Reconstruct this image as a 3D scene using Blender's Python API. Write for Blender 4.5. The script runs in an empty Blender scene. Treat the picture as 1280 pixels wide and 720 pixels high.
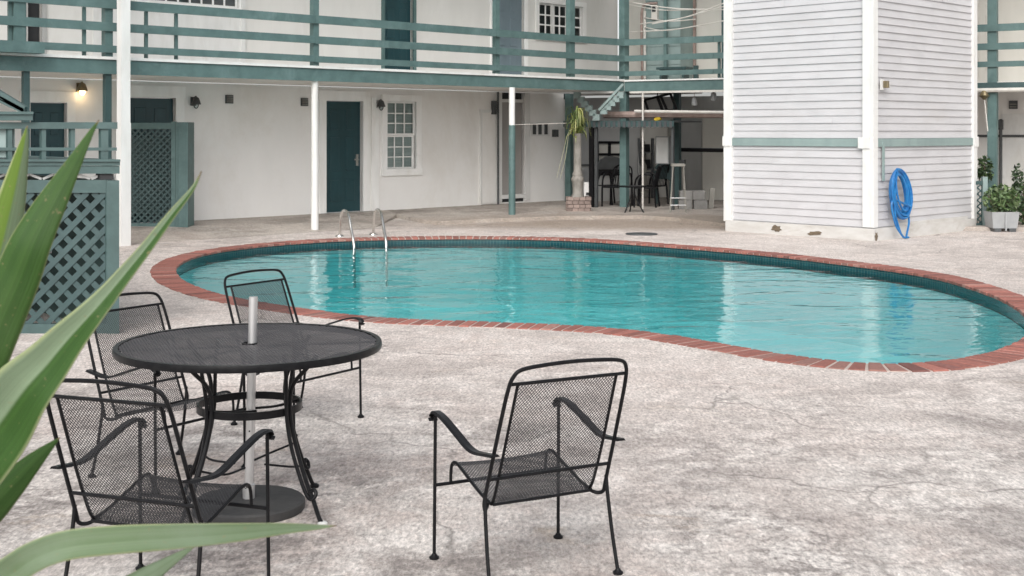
import bpy, bmesh, math, random
import numpy as np
from mathutils import Vector, Matrix
random.seed(7); np.random.seed(7)
S = bpy.context.scene
COL = S.collection
R = math.radians
H, F, HZ = 1.65, 1600.0, 165.0          # eye height, focal length in px of a 1280 wide frame, horizon row
# ------------------------------------------------------------------ survey helpers (photo measure -> metres)
def G(px, py, z=0.0):
    d = F*(H-z)/(py-HZ); return Vector(((px-640)*d/F, d, z))
def PT(px, py, d):
    return Vector(((px-640)*d/F, d, H-(py-HZ)*d/F))
AX, AY = .7152, .6990                    # long wing: direction along (a) and away (b)
def FA(a, b, z): return Vector((a*AX-b*AY, a*AY+b*AX, z))
def dA(px, b): return b/(-AY*(px-640)/F+AX)
def aA(px, b):
    d = dA(px, b); return (px-640)*d/F*AX+d*AY
def zA(px, py, b): return H-(py-HZ)*dA(px, b)/F
C0 = Vector((2.345, 26.8, 0)); UB = Vector((.855, -.518, 0)); VB = Vector((.518, .855, 0))
def FB(u, v, z): return C0+UB*u+VB*v+Vector((0, 0, z))
def uB(px, v):
    k = (px-640)/F; o = C0+VB*v
    return (k*o.y-o.x)/(UB.x-k*UB.y)
def dB(px, v): return (C0+VB*v+UB*uB(px, v)).y
def zB(px, py, v): return H-(py-HZ)*dB(px, v)/F
T0 = Vector((5.47, 19.41, 0)); TA = Vector((AX, AY, 0)); TL = Vector((-AY, AX, 0))
def FT(s, t, z): return T0+TA*s+TL*t+Vector((0, 0, z))
def FW(x, y, z): return Vector((x, y, z))
# ------------------------------------------------------------------ materials
def newmat(name):
    m = bpy.data.materials.new(name); m.use_nodes = True
    nt = m.node_tree; nt.nodes.clear()
    o = nt.nodes.new('ShaderNodeOutputMaterial'); p = nt.nodes.new('ShaderNodeBsdfPrincipled')
    nt.links.new(p.outputs[0], o.inputs[0])
    return m, nt, p, o
def N(nt, typ, **kw):
    n = nt.nodes.new(typ)
    for k, v in kw.items():
        if k.startswith('i_'): n.inputs[int(k[2:])].default_value = v
        else: setattr(n, k, v)
    return n
def noise(nt, vec, scale, detail=4, rough=.55, dist=0):
    n = N(nt, 'ShaderNodeTexNoise')
    n.inputs['Scale'].default_value = scale; n.inputs['Detail'].default_value = detail
    n.inputs['Roughness'].default_value = rough; n.inputs['Distortion'].default_value = dist
    if vec: nt.links.new(vec, n.inputs['Vector'])
    return n.outputs[0]
def ramp(nt, fac, stops):
    r = N(nt, 'ShaderNodeValToRGB'); e = r.color_ramp.elements
    while len(e) < len(stops): e.new(.5)
    for q, (p, c) in zip(e, stops):
        q.position = p; q.color = (c, c, c, 1) if not hasattr(c, '__len__') else (*c, 1)
    nt.links.new(fac, r.inputs[0]); return r.outputs[0]
def mix(nt, fac, a, b, mode='MIX'):
    m = N(nt, 'ShaderNodeMix', data_type='RGBA', blend_type=mode)
    for s, v in ((0, fac), (6, a), (7, b)):
        if isinstance(v, (int, float)): m.inputs[s].default_value = v
        elif hasattr(v, '__len__') and not hasattr(v, 'links'): m.inputs[s].default_value = (*v, 1)
        else: nt.links.new(v, m.inputs[s])
    return m.outputs[2]
def coords(nt, scale=(1, 1, 1), rotz=0, kind='Object'):
    t = N(nt, 'ShaderNodeTexCoord'); mp = N(nt, 'ShaderNodeMapping')
    nt.links.new(t.outputs[kind], mp.inputs[0]); mp.inputs['Scale'].default_value = scale
    mp.inputs['Rotation'].default_value = (0, 0, rotz); return mp.outputs[0]
def bump(nt, p, h, strength, dist=.01):
    b = N(nt, 'ShaderNodeBump'); b.inputs['Strength'].default_value = strength; b.inputs['Distance'].default_value = dist
    nt.links.new(h, b.inputs['Height']); nt.links.new(b.outputs[0], p.inputs['Normal']); return b
def paint(name, col, col2=None, rough=.5, scale=6, stretch=(1, 1, 1), rotz=0, bmp=.15, lo=.4, hi=.7, metal=0, stain=None, grooves=0):
    m, nt, p, o = newmat(name)
    v = coords(nt, stretch, rotz)
    n1 = noise(nt, v, scale, 6, .6)
    c = mix(nt, ramp(nt, n1, [(lo, 0), (hi, 1)]), col, col2 or tuple(x*.8 for x in col))
    if stain:
        n2 = noise(nt, v, scale*.35, 8, .7, .6)
        c = mix(nt, ramp(nt, n2, [(.52, 0), (.75, .8)]), c, stain)
    nt.links.new(c, p.inputs['Base Color'])
    p.inputs['Roughness'].default_value = rough; p.inputs['Metallic'].default_value = metal
    n3 = noise(nt, coords(nt, stretch, rotz), scale*5, 3)
    if grooves:
        w = N(nt, 'ShaderNodeTexWave', wave_type='BANDS', bands_direction='X')
        w.inputs['Scale'].default_value = grooves; nt.links.new(coords(nt, (1, 1, 1), rotz), w.inputs[0])
        n3 = mix(nt, .5, n3, ramp(nt, w.outputs[0], [(0, 0), (.07, 1)]))
    if bmp: bump(nt, p, n3, bmp, .006)
    return m
ROT = -R(44.35)
M = {}
M['wall'] = paint('white_stucco', (.83, .82, .80), (.76, .75, .73), .75, 1.1, (1, 1, .5), 0, .3, .35, .8, stain=(.66, .63, .58))
M['wall_up'] = paint('white_board_wall', (.74, .73, .70), (.66, .65, .62), .7, 1.4, (1, 1, .3), ROT, .25, .35, .75, stain=(.56, .54, .50), grooves=1.6)
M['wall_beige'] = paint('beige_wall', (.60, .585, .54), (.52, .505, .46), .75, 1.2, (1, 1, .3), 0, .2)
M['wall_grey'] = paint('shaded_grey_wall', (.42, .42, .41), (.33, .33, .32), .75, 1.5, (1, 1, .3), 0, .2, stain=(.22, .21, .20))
M['ceil'] = paint('porch_ceiling_white', (.80, .78, .74), (.72, .70, .66), .7, 2, (1, 1, 1), 0, .1)
M['trim'] = paint('white_gloss_trim', (.72, .72, .705), (.64, .64, .62), .4, 5, (1, 1, .3), 0, .08, stain=(.54, .52, .48))
M['casing'] = paint('bright_white_casing', (.88, .88, .865), (.80, .80, .78), .45, 5, (1, 1, .3), 0, .08, stain=(.68, .66, .62))
M['siding'] = paint('white_clapboard', (.53, .525, .538), (.47, .466, .478), .5, 1.6, (1, 1, 3), 0, .12, stain=(.47, .455, .45))
M['teal'] = paint('teal_timber_paint', (.092, .158, .153), (.066, .118, .115), .55, 5, (1, 1, 1), 0, .3, stain=(.155, .235, .23))
M['teal_deck'] = paint('weathered_teal_deck_paint', (.054, .100, .097), (.038, .072, .07), .55, 5, (1, 1, 1), 0, .3, stain=(.09, .145, .14))
M['teal_dark'] = paint('dark_teal_timber_paint', (.036, .074, .075), (.028, .056, .057), .5, 6, (1, 1, 1), 0, .3, stain=(.065, .11, .108))
M['teal_pale'] = paint('faded_teal_paint', (.25, .325, .315), (.20, .265, .258), .6, 3, (1, 1, .4), 0, .2)
M['door'] = paint('deep_teal_door_paint', (.015, .055, .065), (.011, .042, .05), .35, 3, (1, 1, .4), 0, .08)
M['door_blue'] = paint('slate_blue_door_paint', (.16, .21, .24), (.13, .18, .205), .5, 3, (1, 1, .4), 0, .1)
M['door_grey'] = paint('warm_grey_door', (.33, .315, .30), (.27, .26, .245), .6, 3, (1, 1, .4), 0, .1)
M['black'] = paint('black_wrought_iron', (.008, .008, .009), (.014, .014, .015), .32, 30, (1, 1, 1), 0, .1)
M['black'].node_tree.nodes['Principled BSDF'].inputs['Specular IOR Level'].default_value = .14
M['mesh'] = paint('charcoal_mesh_coating', (.021, .021, .023), (.034, .034, .037), .42, 20, (1, 1, 1), 0, 0)
M['tabletop'] = paint('worn_table_mesh_coating', (.036, .033, .035), (.062, .057, .060), .5, 5, (1, 1, 1), 0, 0)
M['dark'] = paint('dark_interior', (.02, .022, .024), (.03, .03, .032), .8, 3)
M['darkgrey'] = paint('dark_grey_metal', (.07, .075, .078), (.05, .053, .055), .5, 6)
M['alu'] = paint('brushed_aluminium', (.66, .66, .66), (.55, .55, .55), .32, 8, (1, 1, .2), 0, .05, metal=.75)
M['chrome'] = paint('pool_steel', (.72, .71, .68), (.62, .61, .58), .22, 6, metal=1, bmp=0)
M['pvc'] = paint('off_white_pipe', (.62, .60, .56), (.5, .47, .43), .5, 6)
M['rust'] = paint('rusty_brown_pipe', (.33, .25, .22), (.22, .16, .14), .7, 7, stain=(.42, .36, .33))
M['basecast'] = paint('dark_cast_base', (.03, .03, .031), (.05, .049, .048), .75, 6, stain=(.085, .08, .077), bmp=.4)
M['hose'] = paint('blue_rubber_hose', (.012, .13, .37), (.02, .20, .46), .35, 10, bmp=0)
M['concrete_block'] = paint('concrete_block', (.24, .235, .225), (.16, .155, .148), .9, 6, bmp=.6, stain=(.16, .15, .14))
M['brass'] = paint('weathered_brass', (.28, .23, .13), (.18, .15, .1), .4, 10, metal=.6)
M['pot'] = paint('white_plastic_trough', (.33, .34, .345), (.26, .27, .275), .45, 4, stain=(.4, .4, .38))
M['peel'] = paint('peeling_white_column', (.27, .255, .23), (.12, .11, .095), .8, 7, (1, 1, .5), 0, .6, stain=(.2, .18, .15))
M['wood'] = paint('weathered_board', (.30, .29, .26), (.2, .19, .17), .8, 5, (1, 1, .2), 0, .3)
M['yellow'] = paint('yellow_tape', (.6, .42, .03), None, .6, 5)
M['soil'] = paint('potting_soil', (.05, .04, .03), None, .95, 12, bmp=.8)
M['bark'] = paint('yucca_trunk', (.17, .13, .09), (.10, .08, .055), .9, 14, (1, 1, 3), 0, .8)
M['footcap'] = paint('white_foot_cap', (.75, .75, .73), None, .5, 8)

def mat_emit(name, col, s):
    m, nt, p, o = newmat(name)
    p.inputs['Base Color'].default_value = (*col, 1)
    p.inputs['Emission Color'].default_value = (*col, 1); p.inputs['Emission Strength'].default_value = s
    return m
M['bulb'] = mat_emit('lit_bulb', (1, .72, .38), 5)
def mat_glass():
    m, nt, p, o = newmat('window_glass')
    p.inputs['Base Color'].default_value = (.9, .95, .95, 1); p.inputs['Roughness'].default_value = .03
    tr = N(nt, 'ShaderNodeBsdfTransparent'); gl = N(nt, 'ShaderNodeBsdfGlossy'); fr = N(nt, 'ShaderNodeFresnel')
    tr.inputs[0].default_value = (.80, .86, .86, 1); gl.inputs['Roughness'].default_value = .03; fr.inputs[0].default_value = 1.5
    mx = N(nt, 'ShaderNodeMixShader'); nt.links.new(fr.outputs[0], mx.inputs[0]); nt.links.new(tr.outputs[0], mx.inputs[1]); nt.links.new(gl.outputs[0], mx.inputs[2])
    nt.links.new(mx.outputs[0], o.inputs[0]); return m
M['glass'] = mat_glass()
M['blind'] = paint('grey_green_blind', (.50, .55, .53), (.40, .45, .43), .8, 3, (1, 1, 12), 0, .1)

def N_div(nt, a, k):
    m = N(nt, 'ShaderNodeMath', operation='DIVIDE'); nt.links.new(a, m.inputs[0]); m.inputs[1].default_value = k; return m.outputs[0]
def mat_deck(name, tint=(1, 1, 1), dark=0.0):
    m, nt, p, o = newmat(name)
    v = coords(nt)
    nA = noise(nt, v, .55, 9, .68, .4); nB = noise(nt, v, 1.5, 12, .78, .5); nC = noise(nt, v, 6.5, 10, .8, .2)
    vb = coords(nt, (1, .38, 1)); nD = noise(nt, vb, 60, 4, .8); nH = noise(nt, vb, 17, 6, .8); nE = noise(nt, v, .33, 6, .6, .5); nF = noise(nt, v, 2.6, 12, .82, .6)
    c = mix(nt, ramp(nt, nA, [(.38, 0), (.62, 1)]), (.43, .398, .378), (.56, .54, .52))
    c = mix(nt, ramp(nt, nE, [(.47, 0), (.60, .6)]), c, (.455, .372, .342))
    c = mix(nt, ramp(nt, nF, [(.45, 0), (.56, .85)]), c, (.655, .64, .62))
    def both(a, b):
        m_ = N(nt, 'ShaderNodeMath', operation='MULTIPLY'); nt.links.new(a, m_.inputs[0]); nt.links.new(b, m_.inputs[1]); return m_.outputs[0]
    area = ramp(nt, noise(nt, v, .42, 4, .6, .3), [(.43, .08), (.56, 1)]); area2 = ramp(nt, noise(nt, coords(nt, (1.1, .9, 1), .7), .6, 4, .6, .3), [(.44, .1), (.60, 1)])
    c = mix(nt, both(ramp(nt, nB, [(.45, 0), (.55, .95)]), area), c, (.235, .217, .208))
    c = mix(nt, both(ramp(nt, nC, [(.47, 0), (.57, .85)]), area2), c, (.205, .188, .18))
    nG = noise(nt, coords(nt, (1, 1.7, 1)), .9, 9, .7, .7)
    c = mix(nt, ramp(nt, nG, [(.60, 0), (.72, .5)]), c, (.40, .30, .19))
    gx = N(nt, 'ShaderNodeVectorMath', operation='DISTANCE'); nt.links.new(v, gx.inputs[0]); gx.inputs[1].default_value = (2.2, 15.5, 0)
    mr = ramp(nt, mix(nt, .5, ramp(nt, N_div(nt, gx.outputs['Value'], 14.0), [(0, 0), (1, 1)]), nA), [(.50, .5), (.62, 0)])
    c = mix(nt, mr, c, (.60, .553, .525))
    # brown grime along the rear kerb
    g2 = N(nt, 'ShaderNodeVectorMath', operation='DISTANCE'); nt.links.new(coords(nt, (.32, 1, 1)), g2.inputs[0]); g2.inputs[1].default_value = (1.0, 23.0, 0)
    mr2 = ramp(nt, mix(nt, .45, ramp(nt, N_div(nt, g2.outputs['Value'], 3.6), [(0, 0), (1, 1)]), nB), [(.36, .75), (.54, 0)])
    c = mix(nt, mr2, c, (.25, .20, .155))
    sp = ramp(nt, nD, [(.32, .60), (.48, 1.0), (.62, 1.28)])
    c = mix(nt, 1.0, c, sp, 'MULTIPLY')
    vo = N(nt, 'ShaderNodeTexVoronoi'); vo.inputs['Scale'].default_value = 70; nt.links.new(vb, vo.inputs['Vector'])
    c = mix(nt, .5, c, ramp(nt, vo.outputs['Color'], [(.1, .68), (.5, 1.0), (.9, 1.28)]), 'MULTIPLY')
    c = mix(nt, 1.0, c, ramp(nt, nH, [(.34, .84), (.50, 1.0), (.64, 1.1)]), 'MULTIPLY')
    c = mix(nt, 1.0, c, (1.03, .985, .955), 'MULTIPLY')
    # hairline cracks
    dv = N(nt, 'ShaderNodeVectorMath', operation='ADD'); nv = N(nt, 'ShaderNodeTexNoise'); nv.inputs['Scale'].default_value = 1.1; nv.inputs['Detail'].default_value = 6
    nt.links.new(v, nv.inputs['Vector']); nt.links.new(v, dv.inputs[0]); nt.links.new(nv.outputs['Color'], dv.inputs[1])
    ve = N(nt, 'ShaderNodeTexVoronoi', feature='DISTANCE_TO_EDGE'); ve.inputs['Scale'].default_value = .42; nt.links.new(dv.outputs[0], ve.inputs['Vector'])
    ck = ramp(nt, ve.outputs['Distance'], [(.0022, 1), (.0055, 0)])
    mk = ramp(nt, noise(nt, v, .7, 2), [(.48, 0), (.56, .65)])
    ckm = N(nt, 'ShaderNodeMath', operation='MULTIPLY'); nt.links.new(ck, ckm.inputs[0]); nt.links.new(mk, ckm.inputs[1])
    c = mix(nt, ckm.outputs[0], c, (.13, .115, .105))
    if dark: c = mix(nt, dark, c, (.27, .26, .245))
    c = mix(nt, 1.0, c, tint, 'MULTIPLY')
    nt.links.new(c, p.inputs['Base Color']); p.inputs['Roughness'].default_value = .88
    hb = mix(nt, .5, nD, vo.outputs['Distance']); bump(nt, p, hb, .55, .008)
    return m
M['deck'] = mat_deck('weathered_pebble_concrete')
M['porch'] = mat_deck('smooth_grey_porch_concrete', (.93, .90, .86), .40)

def mat_attr(name, rough, mul=None, bmp=.3, sc=40, spec=.5):
    m, nt, p, o = newmat(name)
    a = N(nt, 'ShaderNodeVertexColor', layer_name='col')
    v = coords(nt); n = noise(nt, v, sc, 5, .65)
    c = mix(nt, .8, a.outputs[0], ramp(nt, n, [(.3, .72), (.7, 1.25)]), 'MULTIPLY')
    nt.links.new(c, p.inputs['Base Color']); p.inputs['Roughness'].default_value = rough
    p.inputs['Specular IOR Level'].default_value = spec
    if bmp: bump(nt, p, n, bmp, .004)
    return m
M['plinth'] = paint('grimy_white_plinth', (.58, .57, .55), (.48, .46, .43), .7, 2.5, (1, 1, 3), 0, .2, stain=(.30, .26, .21))
M['brick'] = mat_attr('red_coping_brick', .8)
M['leafy'] = mat_attr('shrub_leaf', .5, bmp=0, sc=9)
M['mortar'] = paint('pale_mortar', (.50, .42, .375), (.38, .30, .265), .9, 12)
def mat_tile():
    m, nt, p, o = newmat('teal_mosaic_waterline_tile')
    uv = N(nt, 'ShaderNodeUVMap', uv_map='uv')
    b = N(nt, 'ShaderNodeTexBrick'); nt.links.new(uv.outputs[0], b.inputs['Vector'])
    b.offset = 0; b.inputs['Color1'].default_value = (.008, .05, .062, 1); b.inputs['Color2'].default_value = (.014, .07, .08, 1)
    b.inputs['Mortar'].default_value = (.06, .115, .115, 1); b.inputs['Scale'].default_value = 1
    b.inputs['Mortar Size'].default_value = .004; b.inputs['Brick Width'].default_value = .05; b.inputs['Row Height'].default_value = .05
    nt.links.new(b.outputs[0], p.inputs['Base Color']); p.inputs['Roughness'].default_value = .2
    return m
M['tile'] = mat_tile()
M['plaster'] = paint('pale_aqua_pool_plaster', (.64, .90, .90), (.56, .86, .87), .8, .9, stain=(.38, .73, .75), bmp=0)
def mat_water():
    m, nt, p, o = newmat('pool_water')
    nt.nodes.remove(p)
    v = coords(nt, (.75, 1.25, 1)); v2 = coords(nt, (1, 1.5, 1))
    n1 = noise(nt, v, 1.15, 2, .5, .8); n2 = noise(nt, v2, 4.2, 2, .5, .5)
    ms = N(nt, 'ShaderNodeMath', operation='MULTIPLY_ADD'); nt.links.new(n2, ms.inputs[0]); ms.inputs[1].default_value = .26; nt.links.new(n1, ms.inputs[2])
    b = N(nt, 'ShaderNodeBump'); b.inputs['Strength'].default_value = 1; b.inputs['Distance'].default_value = .03; nt.links.new(ms.outputs[0], b.inputs['Height'])
    tr = N(nt, 'ShaderNodeBsdfTransparent'); tr.inputs[0].default_value = (.44, .925, .94, 1)
    gl = N(nt, 'ShaderNodeBsdfGlossy'); gl.inputs['Roughness'].default_value = .03; nt.links.new(b.outputs[0], gl.inputs['Normal'])
    fr = N(nt, 'ShaderNodeFresnel'); fr.inputs[0].default_value = 1.33; nt.links.new(b.outputs[0], fr.inputs['Normal'])
    mx = N(nt, 'ShaderNodeMixShader'); nt.links.new(fr.outputs[0], mx.inputs[0]); nt.links.new(tr.outputs[0], mx.inputs[1]); nt.links.new(gl.outputs[0], mx.inputs[2])
    nt.links.new(mx.outputs[0], o.inputs[0]); return m
M['water'] = mat_water()
def mat_leaf(name, mid, side, edge, pale, other=None):
    m, nt, p, o = newmat(name)
    uv = N(nt, 'ShaderNodeUVMap', uv_map='uv'); sx = N(nt, 'ShaderNodeSeparateXYZ'); nt.links.new(uv.outputs[0], sx.inputs[0])
    c = ramp(nt, sx.outputs[0], [(0, edge), (.035, side), (.32, mid), (.5, side), (.68, mid), (.965, side), (1, edge)])
    if other: c = ramp(nt, sx.outputs[0], [(0, edge), (.04, side), (.30, mid), (.46, side), (.52, other), (.9, tuple(x*.85 for x in other)), (1, edge)])
    mp = N(nt, 'ShaderNodeMapping'); nt.links.new(uv.outputs[0], mp.inputs[0]); mp.inputs['Scale'].default_value = (46, .5, 1)
    st = noise(nt, mp.outputs[0], 1, 5, .6)
    c = mix(nt, .7, c, ramp(nt, st, [(.3, .72), (.7, 1.28)]), 'MULTIPLY')
    blo = noise(nt, coords(nt), 9, 5, .6)
    if not other: c = mix(nt, ramp(nt, blo, [(.42, 0), (.72, .6)]), c, pale)
    tip = ramp(nt, sx.outputs[1], [(.955, 0), (.99, 1)])
    c = mix(nt, tip, c, (.17, .12, .07))
    nt.links.new(c, p.inputs['Base Color']); p.inputs['Roughness'].default_value = .5; p.inputs['Specular IOR Level'].default_value = .25
    spk = noise(nt, coords(nt), 160, 2, .5); c2 = mix(nt, ramp(nt, spk, [(.68, 0), (.74, .55)]), c, (.22, .17, .09)); nt.links.new(c2, p.inputs['Base Color'])
    bump(nt, p, st, .5, .002)
    return m
M['leaf'] = mat_leaf('yucca_leaf_green', (.026, .068, .012), (.040, .092, .018), (.28, .31, .14), (.055, .10, .03))
M['leaf_pale'] = mat_leaf('yucca_leaf_glaucous', (.15, .205, .12), (.12, .175, .09), (.30, .33, .17), (.20, .255, .18))
M['leaf_two'] = mat_leaf('yucca_leaf_two_faced', (.026, .07, .012), (.035, .085, .016), (.26, .30, .15), (.045, .09, .025), (.20, .27, .17))
M['leaf_bright'] = mat_leaf('yucca_leaf_fresh', (.16, .22, .13), (.13, .19, .10), (.36, .39, .2), (.22, .28, .13), (.12, .20, .03))

# ------------------------------------------------------------------ mesh builder
class MB:
    def __init__(s): s.v = []; s.f = []; s.c = None
    def quad(s, *p):
        n = len(s.v); s.v += [Vector(q) for q in p]; s.f.append(tuple(range(n, n+len(p)))); return s
    def box(s, fr, x0, x1, y0, y1, z0, z1):
        n = len(s.v)
        s.v += [fr(x, y, z) for z in (z0, z1) for x, y in ((x0, y0), (x1, y0), (x1, y1), (x0, y1))]
        s.f += [tuple(n+i for i in q) for q in ((0, 3, 2, 1), (4, 5, 6, 7), (0, 1, 5, 4), (1, 2, 6, 5), (2, 3, 7, 6), (3, 0, 4, 7))]
        return s
    def bar(s, p, q, w, h, up=(0, 0, 1)):
        p, q = Vector(p), Vector(q); t = (q-p).normalized(); up = Vector(up)
        sd = t.cross(up)
        if sd.length < 1e-4: sd = t.cross(Vector((0, 1, 0)))
        sd.normalize(); u = sd.cross(t).normalized()
        n = len(s.v)
        for c in (p, q):
            for a, b in ((-1, -1), (1, -1), (1, 1), (-1, 1)): s.v.append(c+sd*(a*w/2)+u*(b*h/2))
        s.f += [tuple(n+i for i in k) for k in ((0, 1, 2, 3), (4, 7, 6, 5), (0, 4, 5, 1), (1, 5, 6, 2), (2, 6, 7, 3), (3, 7, 4, 0))]
        return s
    def sweep(s, pts, prof, closed=False, up=None):
        pts = [Vector(p) for p in pts]; m = len(pts); k = len(prof); n0 = len(s.v); prev = None
        for i, p in enumerate(pts):
            a = pts[(i-1) % m] if (closed or i) else pts[0]; b = pts[(i+1) % m] if (closed or i < m-1) else pts[-1]
            t = (b-a).normalized()
            if up is not None: sd = t.cross(Vector(up))
            elif prev is None: sd = t.cross(Vector((0, 0, 1)) if abs(t.z) < .9 else Vector((0, 1, 0)))
            else: sd = prev-t*prev.dot(t)
            if sd.length < 1e-5: sd = t.orthogonal()
            sd.normalize(); prev = sd; u = sd.cross(t)
            sc = 1
            for x, y in prof: s.v.append(p+sd*x+u*y)
        for i in range(m if closed else m-1):
            j = (i+1) % m
            for q in range(k):
                r = (q+1) % k; s.f.append((n0+i*k+q, n0+i*k+r, n0+j*k+r, n0+j*k+q))
        if not closed:
            s.f.append(tuple(n0+q for q in range(k))[::-1]); s.f.append(tuple(n0+(m-1)*k+q for q in range(k)))
        return s
    def tube(s, pts, r, n=8, closed=False):
        return s.sweep(pts, [(r*math.cos(2*math.pi*i/n), r*math.sin(2*math.pi*i/n)) for i in range(n)], closed)
    def taper(s, pts, rs, n=8):
        n0 = len(s.v)
        for p, r in zip(pts, rs):
            for i in range(n): s.v.append(Vector(p)+Vector((r*math.cos(2*math.pi*i/n), r*math.sin(2*math.pi*i/n), 0)))
        for i in range(len(pts)-1):
            for q in range(n):
                w = (q+1) % n; s.f.append((n0+i*n+q, n0+i*n+w, n0+(i+1)*n+w, n0+(i+1)*n+q))
        s.f.append(tuple(n0+q for q in range(n))[::-1]); s.f.append(tuple(n0+(len(pts)-1)*n+q for q in range(n)))
        return s
    def lathe(s, prof, c, n=32):
        c = Vector(c); return s.taper([c+Vector((0, 0, z)) for r, z in prof], [max(r, .0005) for r, z in prof], n)
def catmull(pts, k=6, closed=False):
    pts = [Vector(p) for p in pts]; n = len(pts); out = []
    for i in range(n if closed else n-1):
        p0 = pts[(i-1) % n] if closed or i > 0 else pts[0]*2-pts[1]
        p1, p2 = pts[i], pts[(i+1) % n]
        p3 = pts[(i+2) % n] if closed or i+2 < n else p2*2-p1
        for j in range(k):
            t = j/k
            out.append(.5*((2*p1)+(p2-p0)*t+(2*p0-5*p1+4*p2-p3)*t*t+(3*p1-p0-3*p2+p3)*t**3))
    if not closed: out.append(pts[-1])
    return out
def obj(name, mb, mat, parent=None, smooth=False, bevel=0, uv=None):
    root = parent
    while root is not None and root.parent is not None: root = root.parent
    off = root.location.copy() if root is not None else Vector((0, 0, 0))
    me = bpy.data.meshes.new(name)
    me.from_pydata([tuple(v-off) for v in mb.v], [], mb.f); me.validate()
    bm = bmesh.new(); bm.from_mesh(me); bmesh.ops.recalc_face_normals(bm, faces=bm.faces); bm.to_mesh(me); bm.free()
    if smooth:
        for p in me.polygons: p.use_smooth = True
        try: me.set_sharp_from_angle(angle=R(40))
        except Exception: pass
    if mb.c is not None:
        ca = me.color_attributes.new('col', 'FLOAT_COLOR', 'POINT')
        for i, c in enumerate(mb.c): ca.data[i].color = (*c, 1)
    me.materials.append(mat if not isinstance(mat, str) else M[mat])
    o = bpy.data.objects.new(name, me); COL.objects.link(o)
    if parent is not None: o.parent = parent
    if bevel:
        b = o.modifiers.new('bevel', 'BEVEL'); b.width = bevel; b.segments = 2; b.limit_method = 'ANGLE'
    return o
def tag(o, label, cat, group=None):
    o['label'] = label; o['category'] = cat
    if group: o['group'] = group
    return o
def thing(name, label, cat, loc=(0, 0, 0), rotz=0, group=None):
    o = bpy.data.objects.new(name, None); COL.objects.link(o); o.empty_display_size = .2
    o.location = loc; o.rotation_euler = (0, 0, rotz)
    return tag(o, label, cat, group)
def struct(name, mb, mat, **kw):
    o = obj(name, mb, mat, **kw); o['kind'] = 'structure'; return o
def dup(root, loc, rotz, label):
    r = root.copy(); COL.objects.link(r); r.location = loc; r.rotation_euler = (0, 0, rotz); r['label'] = label
    def rec(src, dst):
        for ch in list(src.children):
            c = ch.copy(); COL.objects.link(c); c.parent = dst; rec(ch, c)
    rec(root, r); return r
def cells(mb, fr, x0, x1, z0, z1, y0, y1, holes):
    xs = sorted({x0, x1, *[h[0] for h in holes], *[h[1] for h in holes]}); zs = sorted({z0, z1, *[h[2] for h in holes], *[h[3] for h in holes]})
    xs = [x for x in xs if x0 <= x <= x1]; zs = [z for z in zs if z0 <= z <= z1]
    for i in range(len(xs)-1):
        for j in range(len(zs)-1):
            cx, cz = (xs[i]+xs[i+1])/2, (zs[j]+zs[j+1])/2
            if not any(h[0] < cx < h[1] and h[2] < cz < h[3] for h in holes):
                mb.box(fr, xs[i], xs[i+1], y0, y1, zs[j], zs[j+1])
    return mb

# ------------------------------------------------------------------ pool outline
inner_px = [(218,338),(224,330),(240,322),(270,314.5),(310,309),(355,304.5),(425,300),(504,298),(600,297.3),(680,298.5),(740,301),(820,306.5),(909,313.7),(976,320),(1035,327),(1120,338),(1183,350),(1246,371),(1280,391),(1291,408),(1280,424),(1246,439.6),(1187,452),(1141,456.7),(1099,456.5),(1035,452),(976,444),(909,431.6),(824,417.7),(740,409),(617,403.5),(504,399.5),(442,394.7),(390,388),(355,383),(300,374),(260,364.5),(228,351)]
loop = catmull([G(x, y) for x, y in inner_px], 10, True)
def resample(loop, n):
    L = [0]
    for i in range(len(loop)): L.append(L[-1]+(loop[(i+1) % len(loop)]-loop[i]).length)
    out = []; j = 0
    for k in range(n):
        t = L[-1]*k/n
        while L[j+1] < t: j += 1
        f = (t-L[j])/(L[j+1]-L[j]); out.append(loop[j].lerp(loop[(j+1) % len(loop)], f))
    return out, L[-1]
_, PER = resample(loop, 10)
NB = int(PER/.105)
def smooth_loop(lp, it):
    for _ in range(it):
        n = len(lp); lp = [lp[i]*.5+(lp[i-1]+lp[(i+1) % n])*.25 for i in range(n)]
    return lp
loop, _ = resample(loop, 400); loop = smooth_loop(loop, 14); loop, PER = resample(loop, NB)
def normals(lp):
    n = len(lp); out = []
    ar = sum(lp[i].x*lp[(i+1) % n].y-lp[(i+1) % n].x*lp[i].y for i in range(n)); sg = 1 if ar > 0 else -1
    for i in range(n):
        t = (lp[(i+1) % n]-lp[i-1]).normalized(); out.append(Vector((t.y, -t.x, 0))*sg)
    return out
NR = normals(loop)
CW = .28
def off(d, z): return [p+n*d+Vector((0, 0, z)) for p, n in zip(loop, NR)]

# deck with pool opening
bm = bmesh.new()
hv = [bm.verts.new(p) for p in off(CW-.02, 0)]; ov = [bm.verts.new(p) for p in ((-70, -40, 0), (70, -40, 0), (70, 90, 0), (-70, 90, 0))]
ed = [bm.edges.new((hv[i], hv[(i+1) % NB])) for i in range(NB)]+[bm.edges.new((ov[i], ov[(i+1) % 4])) for i in range(4)]
bmesh.ops.triangle_fill(bm, use_beauty=True, edges=ed)
me = bpy.data.meshes.new('pool_deck'); bmesh.ops.recalc_face_normals(bm, faces=bm.faces)
for f in bm.faces:
    if f.normal.z < 0: f.normal_flip()
bm.to_mesh(me); bm.free(); me.materials.append(M['deck'])
o = bpy.data.objects.new('pool_deck', me); COL.objects.link(o); o['kind'] = 'structure'
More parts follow.
